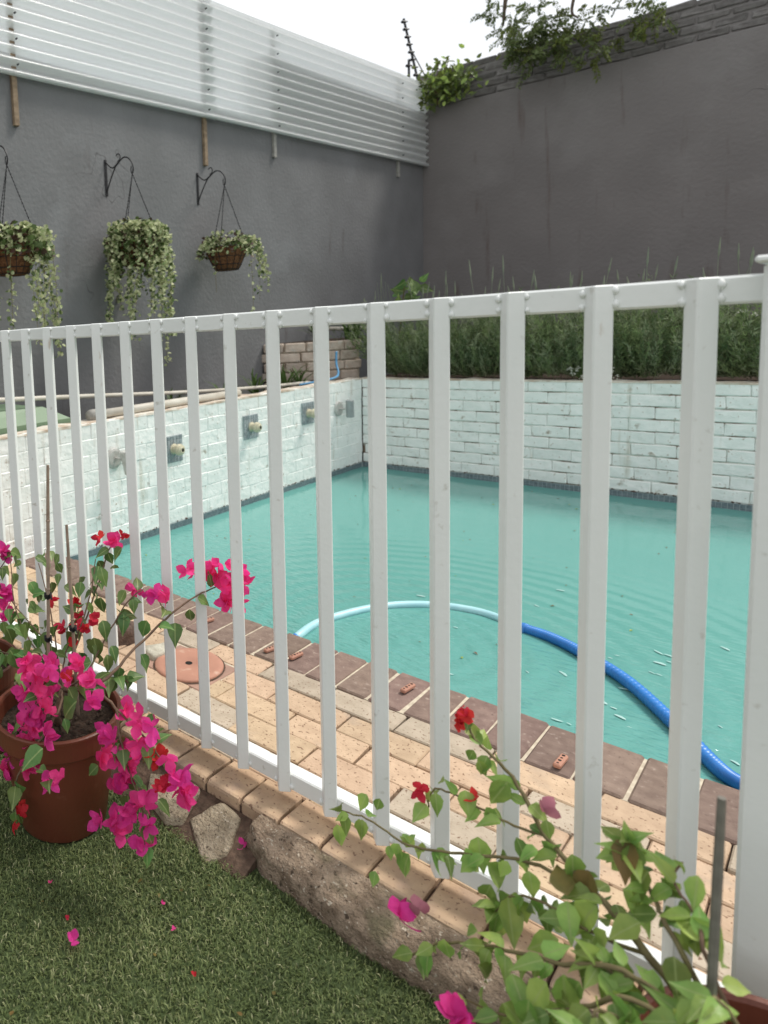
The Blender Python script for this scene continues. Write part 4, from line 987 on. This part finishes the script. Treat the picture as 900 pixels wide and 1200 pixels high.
# ------------------------------------------------------------------ lavender bed
def lavender(c, w, h, label, spikes):
    t = thing('lavender_bush', (*c, .635), label, 'lavender bush', 'lavender bushes in the raised bed')
    K = 430; per = 58 if c[0] < -.2 else 18       # stems, and narrow leaves along each stem
    a_ = rng.uniform(0,6.28,K); rr = np.sqrt(rng.random(K))*.15
    th = a_+rng.normal(0,.5,K); tilt = np.clip(rr/.13*.75+rng.normal(0,.16,K), 0, 1.15)
    st = np.stack([c[0]+rr*np.cos(a_)*w*1.5, c[1]+rr*np.sin(a_)*1.1, np.full(K,.635)], 1)
    hh = h*rng.uniform(.55,1.08,K)*(1-.20*tilt)*(1+.14*np.sin(st[:,0]*19+st[:,1]*11))
    dv = np.stack([np.cos(th)*tilt*w*.95, np.sin(th)*tilt*.75, np.ones(K)], 1)
    f = rng.uniform(.10,1,(K,per)); ben = rng.normal(0,.06,(K,1,2))
    pos = st[:,None,:]+dv[:,None,:]*(hh[:,None]*f)[...,None]
    pos[...,:2] += ben*(f**2)[...,None]; pos[...,:2] += dv[:,None,:2]*(hh[:,None]*f*(f-1)*-.35)[...,None]
    pos = pos+rng.normal(0,.005,pos.shape)
    dr = np.repeat(dv[:,None,:], per, 1)*.9+rng.normal(0,.48,(K,per,3))
    sz = rng.uniform(.022,.046,(K,per)); tone = np.repeat((rng.random(K)*3).astype(int)[:,None], per, 1)
    pos, dr, sz, tone = pos.reshape(-1,3), dr.reshape(-1,3), sz.ravel(), tone.ravel()
    keep = ((pos[:,1] > YW+.12) & (pos[:,2] > .64) | (pos[:,1] > YW-.03) & (pos[:,2] > .675)); pos, dr, sz, tone = pos[keep], dr[keep], sz[keep], tone[keep]
    me = leaves_mesh('foliage', pos, dr, rng.normal(0,1,pos.shape), sz, .15, [M['lavender'], M['lavender_dark'], M['lavender_pale']], tone)
    o = link('foliage', me, t, kind='stuff'); o.location = -t.location
    for i in range(spikes):
        b_ = Vector((c[0]+U(-.3,.3)*w*1.4, c[1]+U(-.12,.2), .63+h*.75)); tp = b_+Vector((U(-.07,.07), U(-.05,.05), h*U(.35,.85)))
        md = b_.lerp(tp,.5)+rvec(.008)
        piece(MB().tube([b_, md, b_.lerp(tp,.72), b_.lerp(tp,.8), tp], [.0022,.002,.002,.0065,.002], 5), 'flower_spike', M['lavender_spike'], t)
xs_ = [-2.50,-2.02,-1.52,-1.02,-.50,.05,.6,1.15]
labs = ['lavender bush at the left end of the bed beside the broad leaved weed','second lavender bush from the left end of the bed, with many flower spikes','third lavender bush from the left, behind the white alyssum','lavender bush right of the white alyssum clump','lavender bush just left of the big fence post','lavender bush hidden behind the big fence post','lavender bush beyond the big fence post','lavender bush at the far right end of the bed']
for i, x in enumerate(xs_):
    lavender((x+U(-.05,.05), 5.82+U(-.04,.06)), 1.25+U(-.1,.15), .58+U(-.06,.06), labs[i], [12,22,10,7,8,3,2,2][i])
# broad leaved weed left of the lavender
t = thing('broad_leaved_weed', (-2.78,5.95,.635), 'broad leaved weed left of the lavender, above the fence rail', 'plant')
piece(MB().tube([(-2.78,5.95,.63),(-2.74,5.93,1.0),(-2.68,5.9,1.42)], .006, 5), 'stem', M['twig_green'], t)
for i in range(22):
    p = Vector((-2.66+U(-.10,.10),5.9+U(-.06,.06),1.20+.0125*i)); inst('leaf', random.choice(LF), t, p, basis(rvec(1)+Vector((.3,-.3,.1)), TOCAM(p)+rvec(.4)), U(1.8,3.0))
for i in range(6):
    p = Vector((-2.86+U(-.02,.10),5.9,.9)); 
    piece(MB().tube([p, p+Vector((U(-.03,.03),0,.28)), p+Vector((U(-.05,.05),0,U(.42,.62)))], [.003,.0025,.0015], 4), 'dry_stalk', M['lavender_spike'], t)
def alyssum(c, n, r_, label):
    t = thing('alyssum', c, label, 'flowers', 'white alyssum clumps'); c = Vector(c); m = MB(); g = MB()
    for i in range(n):
        p = c+Vector((U(-r_,r_), U(-.05,.03), U(.0,.085)))
        for k in range(4):
            q = p+rvec(.008); m.lathe([(.0005,.004),(.006,.001),(.0005,-.003)], 5, q)
        g.tube([c+Vector((U(-r_,r_)*.5,0,-.005)), p], .0015, 4)
    piece(m, 'blossoms', M['white_flower'], t, kind='stuff'); piece(g, 'stalks', M['strap_leaf'], t, kind='stuff')
p = at(690,446,'y',5.56); alyssum((p.x, 5.58, .668), 34, .16, 'white alyssum clump spilling over the white wall top')
p = at(872,372,'y',5.66); alyssum((p.x, 5.70, 1.0), 7, .05, 'few white blossoms in the lavender by the fence post')

# ------------------------------------------------------------------ hanging baskets
def basket(yb, zb, brk_y, brk_z, density, trails, label, blabel, seed):
    random.seed(seed); r = np.random.default_rng(seed)
    # bracket
    t = thing('wall_bracket', (XG, brk_y, brk_z), blabel, 'bracket', 'scrolled black brackets on the grey wall')
    piece(MB().chamfer((XG+.0005,brk_y-.011,brk_z-.125),(XG+.006,brk_y+.011,brk_z+.125),.001), 'back_plate', M['black_iron'], t)
    hx, hz = XG+.265, brk_z-.005; dy = yb-brk_y
    arm = spline([(XG+.004,brk_y,brk_z+.11),(XG+.07,brk_y,brk_z+.055),(XG+.13,brk_y,brk_z+.075),(XG+.19,brk_y,brk_z+.10),(XG+.245,brk_y,brk_z+.075),(hx+.01,brk_y,brk_z+.02),(hx,brk_y,hz-.02)], 6)
    piece(MB().tube(arm, .0048, 6), 'arm', M['black_iron'], t)
    piece(MB().tube(spline([(XG+.004,brk_y,brk_z-.10),(XG+.05,brk_y,brk_z-.02),(XG+.10,brk_y,brk_z+.05),(XG+.14,brk_y,brk_z+.078)], 6), .0045, 6), 'brace', M['black_iron'], t)
    sc = [(XG+.13+.028*math.cos(a_)*(1-i/14*.4), brk_y, brk_z+.115+.028*math.sin(a_)*(1-i/14*.4)) for i, a_ in enumerate([-1.7+.38*k for k in range(12)])]
    piece(MB().tube(sc, .004, 5), 'scroll', M['black_iron'], t)
    c = Vector((hx, brk_y, zb))
    t = thing('hanging_basket', c, label, 'hanging basket', 'hanging baskets on the grey wall')
    R, H = .160, .165
    prof = [(.001,-H),(.085,-H),(.105,-H*.8),(.140,-H*.35),(R,0),(R-.006,.006),(R-.03,-.02),(.001,-.02)]
    mb = MB().lathe(prof, 28); mb.v = [(x+U(-.003,.003), y+U(-.003,.003), z+U(-.003,.003)) for x, y, z in mb.v]
    mb.build('coir_liner', M['coir'], t, smooth=True)
    w = MB()
    for k in range(14):
        a_ = 6.283*k/14; w.tube([(rr*math.cos(a_), rr*math.sin(a_), z) for rr, z in ((.088,-H-.002),(.109,-H*.8),(.144,-H*.35),(R+.004,.004))], .0024, 4)
    for rr, z in ((.112,-H*.78),(.136,-H*.42),(R+.004,.004),(.090,-H)):
        w.tube([(rr*math.cos(a_), rr*math.sin(a_), z) for a_ in [6.2832*k/24 for k in range(25)]], .0026, 4)
    w.build('wire_frame', M['black_iron'], t)
    top = Vector((0,0,hz-zb-.02))
    for k in range(3):
        a_ = 6.283*k/3+.9; e = Vector((R*math.cos(a_), R*math.sin(a_), .005)); m = MB(); n = 22
        for i in range(n):
            p0 = top.lerp(e, i/n); p1 = top.lerp(e, (i+1)/n); o_ = Vector((.003,0,0) if i % 2 else (0,.003,0))
            m.tube([p0, (p0+p1)/2+o_, p1], .0022, 4, False); m.tube([p0, (p0+p1)/2-o_, p1], .0022, 4, False)
        m.build('chain', M['black_iron'], t)
    piece(MB().tube([c+top+Vector((.012*math.sin(a_), 0, .028+.026*math.cos(a_))) for a_ in [.4+.45*k for k in range(13)]], .0035, 5), 'hook', M['black_iron'], t)
    # foliage: a mound and hanging trails
    N = density; a_ = r.uniform(0,6.283,N); rr = np.sqrt(r.random(N))*.215; hgt = r.uniform(-.03,.125,N)*(1-(rr/.25)**2)+.01
    hgt = np.where(rr > R, hgt-(rr-R)*1.4, hgt)
    pos = np.stack([rr*np.cos(a_), rr*np.sin(a_), hgt], 1)
    d = np.stack([np.cos(a_), np.sin(a_), r.uniform(-.6,.8,N)], 1)+r.normal(0,.5,(N,3))
    mi = r.choice([0,0,1,1,2], N); nv = np.array([.25,0,1.])+r.normal(0,.5,(N,3)); sz = r.uniform(.022,.050,N)*(1.25 if seed == 11 else 1)
    if seed == 12:      # the fullest basket: its mound hides the bowl
        k = r.random(N) < .62; pos[:, :2] *= .86; hz_ = np.clip(r.normal(-.04,.09,k.sum()),-.24,.12); rr_ = .170-.06*np.abs(hz_+.04)/.14+r.normal(0,.012,k.sum()); pos[k] = np.stack([rr_*np.cos(a_[k]), rr_*np.sin(a_[k])-.02, hz_], 1)
    TP, TD, TS, TM = [pos], [d], [sz], [mi]
    stems = MB()
    for (ang_, reach, drop, dens) in trails:
        e = Vector((math.cos(ang_), math.sin(ang_), 0)); s0 = e*.13+Vector((0,0,.05)); s1 = e*(.13+reach*.7)+Vector((0,0,.07)); s2 = e*(.13+reach)+Vector((0,0,-drop*.35)); s3 = e*(.14+reach*U(.85,1.1))+Vector((U(-.03,.03),U(-.03,.03),-drop))
        P_ = spline([s0, s1, s2, s3], 8); stems.tube(P_, .0016, 4)
        n = int(dens*210*max(.25, drop+reach)); f = r.random(n)*(len(P_)-1.01); i0 = f.astype(int); A_ = np.array([tuple(q) for q in P_])
        p = A_[i0]+(A_[i0+1]-A_[i0])*(f-i0)[:, None]+r.normal(0,.012,(n,3))
        TP.append(p); dd = r.normal(0,.8,(n,3)); dd[:,2] -= .4; TD.append(dd); TS.append(r.uniform(.022,.040,n)); TM.append(r.choice([0,1,1,1], n))
    stems.build('trailing_stems', M['twig_green'], t)
    pos = np.concatenate(TP); nv = r.normal(0,.6,(len(pos),3))+np.array([.5,-.4,.5])
    me = leaves_mesh('foliage', pos, np.concatenate(TD), nv, np.concatenate(TS)*.86, .92, [M['basket_leaf'], M['variegated'], M['purple_leaf']], np.concatenate(TM), True)
    link('foliage', me, t, kind='stuff')
pi = math.pi
basket(2.28, 1.70, 2.31, 2.19, 1000, [(.9,.05,.48,1.1),(.5,.04,.62,.9),(1.3,.10,.66,1.3),(.1,.03,.58,.8),(1.1,.12,.60,1.2),(-.7,.04,.50,.8),(-1.3,.06,.45,.8),(.3,.03,.4,.8),(1.6,.10,.30,.8)],
       'hanging basket at the picture\'s left edge with dark leaves and two long trails', 'black bracket whose hook only shows at the left picture edge', 11)
basket(3.31, 1.78, 3.334, 2.25, 1900, [(k*.37-2.2,.03+.035*((k*7) % 3),.22+.11*((k*3) % 5),1.5) for k in range(17)]+[(1.6,.22,-.02,.8),(.8,.10,.66,1.4),(.3,.06,.70,1.5),(1.4,.10,.88,.7)],
       'fullest hanging basket, hidden by pale trailing leaves, in the middle', 'black scroll bracket left of the middle batten, holding the fullest basket', 12)
basket(4.30, 1.765, 4.325, 2.267, 620, [(1.5,.30,.20,.7),(1.35,.20,.40,.5),(1.1,.08,.50,.4),(1.65,.36,.12,.7),(-1.5,.03,.34,.3),(1.4,.24,.02,1.4),(1.75,.20,.0,1.3),(1.55,.38,.30,.4),(-1.6,.05,-.02,1.0)],
       'hanging basket at right with bare brown coir bowl and sparse trails', 'black scroll bracket just below a wooden batten, rightmost', 13)
random.seed(99)

# ------------------------------------------------------------------ plant on the wall corner, overhanging tree
t = thing('wall_shrub', (-3.40,8.34,3.53), 'small shrub sprouting from the wall top in the corner', 'shrub')
N = 470; c0 = np.array([-3.37,8.27,3.66])
for s_ in range(6):
    e = (-3.40+U(-.18,.24), 8.25+U(-.1,.05), 3.62+U(.05,.34)); piece(MB().tube([(-3.40,8.34,3.53),(-3.40+U(-.05,.05),8.28,3.62),e], [.009,.006,.003], 5), 'stem', M['twig'], t)
pos = c0+rng.normal(0,1,(N,3))*np.array([.15,.06,.10])+np.array([.05,0,-.01]); pos[:N//4] += np.array([.0,0,.15]); d = rng.normal(0,.6,(N,3))+np.array([0,-.2,.5])
o = link('foliage', leaves_mesh('foliage', pos, d, rng.normal(0,.5,(N,3))+np.array([.3,-.6,.5]), rng.uniform(.05,.095,N), .55, [M['leaf_pale'], M['tree_leaf_light'], M['tree_leaf']], rng.choice([0,1,2,2], N), True), t, kind='stuff'); o.location = -t.location

tree = thing('overhanging_tree', (-1.2,10.2,-1.6), 'tree behind the dark grey wall, its leafy branch hanging over the top', 'tree')
piece(MB().tube(spline([(-1.2,10.2,-1.6),(-1.25,10.15,1.5),(-1.15,10.1,3.6),(-1.3,10.0,5.2)], 5), [.16-.004*i for i in range(16)], 10), 'trunk', M['bark'], tree, smooth=True)
tips = []
def limb(pts, r0, r1):
    P_ = spline(pts, 6); n = len(P_); piece(MB().tube(P_, [r0+(r1-r0)*i/(n-1) for i in range(n)], 7), 'limb', M['bark'], tree, smooth=True); return P_
fork = (-1.3,10.0,5.2)
limbs = [limb([fork,(-1.6,9.3,5.9),(-2.1,8.6,5.6),(-2.45,8.2,4.9),(-2.62,8.1,4.4),(-2.66,8.08,4.05)], .075,.010),
         limb([(-2.1,8.6,5.6),(-1.9,8.3,5.0),(-2.0,8.15,4.4),(-2.08,8.1,4.0),(-2.02,8.06,3.88)], .03,.007),
         limb([(-1.9,8.3,5.0),(-1.62,8.15,4.45),(-1.5,8.1,4.05)], .02,.006),
         limb([fork,(-.9,9.6,6.0),(-.3,9.2,6.5)], .07,.02), limb([fork,(-1.7,10.4,6.2),(-2.4,10.6,6.6)], .07,.02), limb([fork,(-1.2,9.7,6.3),(-1.3,9.3,6.9)], .06,.02)]
# leafy twigs: pinnate sprays gathered in clumps
clumps = []
def clump(c, r_, n, light): clumps.append((np.array(c), r_, n, light))
def TY(px, py, y=8.12): return at(px, py, 'y', y)
for px, py, r_, n, li in ((600,20,.13,26,.15),(620,38,.15,34,.12),(640,30,.14,30,.15),(612,60,.12,30,.12),(632,66,.12,30,.12),(655,55,.13,24,.2),(670,20,.14,22,.2),(700,12,.13,16,.25),(690,45,.12,15,.4),(720,40,.10,8,.6),(735,30,.09,8,.7),(745,12,.13,12,.3),(765,25,.06,6,.8),(705,58,.07,7,.6),(690,70,.06,5,.7),(608,40,.14,18,.15),(628,22,.15,18,.15),(596,30,.10,10,.2),(660,30,.12,12,.25),(770,18,.07,6,.7),(782,8,.06,5,.7),(580,22,.05,7,.3),(590,5,.12,12,.2),(640,0,.16,22,.2),(740,-8,.14,14,.3),(665,70,.06,5,.5)):
    p = TY(px, py); clump((p.x, p.y+U(-.12,.12), p.z), r_, n, li)
for P_ in limbs[3:]:
    for i in range(6, len(P_), 2): clump(P_[i]+rvec(.4), .5, 26, .2)
for P_ in limbs[:3]:
    for i in range(4, len(P_)-4, 3):
        if P_[i].z > 5.0: clump(P_[i]+rvec(.2), .35, 16, .2)
clumps = [(c_, r_, max(3, int(n_*.72)), l_) for c_, r_, n_, l_ in clumps]
pp, dd, ss, mm = [], [], [], []
tw = MB()
for c, r_, n, li in clumps:
    lightc = li
    for _ in range(n):
        o_ = rng.normal(0,.55,3)*r_; b0 = c+o_*.7; dr = rng.normal(0,.5,3)+o_/max(r_,.01)*.5+np.array([0,-.1,-.5]); dr /= np.linalg.norm(dr); L_ = rng.uniform(.10,.17)
        tw.tube([b0, b0+dr*L_*.5+np.array([0,0,-.003]), b0+dr*L_+np.array([0,0,-.012])], .0018, 3, False)
        side = np.cross(dr, rng.normal(0,1,3)); side /= np.linalg.norm(side)
        isl = rng.random() < lightc
        for k in range(9):
            f = .15+.85*k/8
            for sg in (-1, 1):
                pp.append(b0+dr*L_*f+np.array([0,0,-.012*f*f])); dd.append(side*sg+dr*.45+rng.normal(0,.15,3)); ss.append(rng.uniform(.032,.050)*(1.05-.3*abs(f-.5))); mm.append(1 if isl else 0)
piece(tw, 'twigs', M['bark'], tree, kind='stuff')
pp = np.array(pp); o = link('crown', leaves_mesh('crown', pp, np.array(dd), rng.normal(0,.5,pp.shape)+np.array([0,-.4,.8]), np.array(ss), .62, [M['tree_leaf'], M['tree_leaf_light']], np.array(mm)), tree, kind='stuff'); o.location = -tree.location
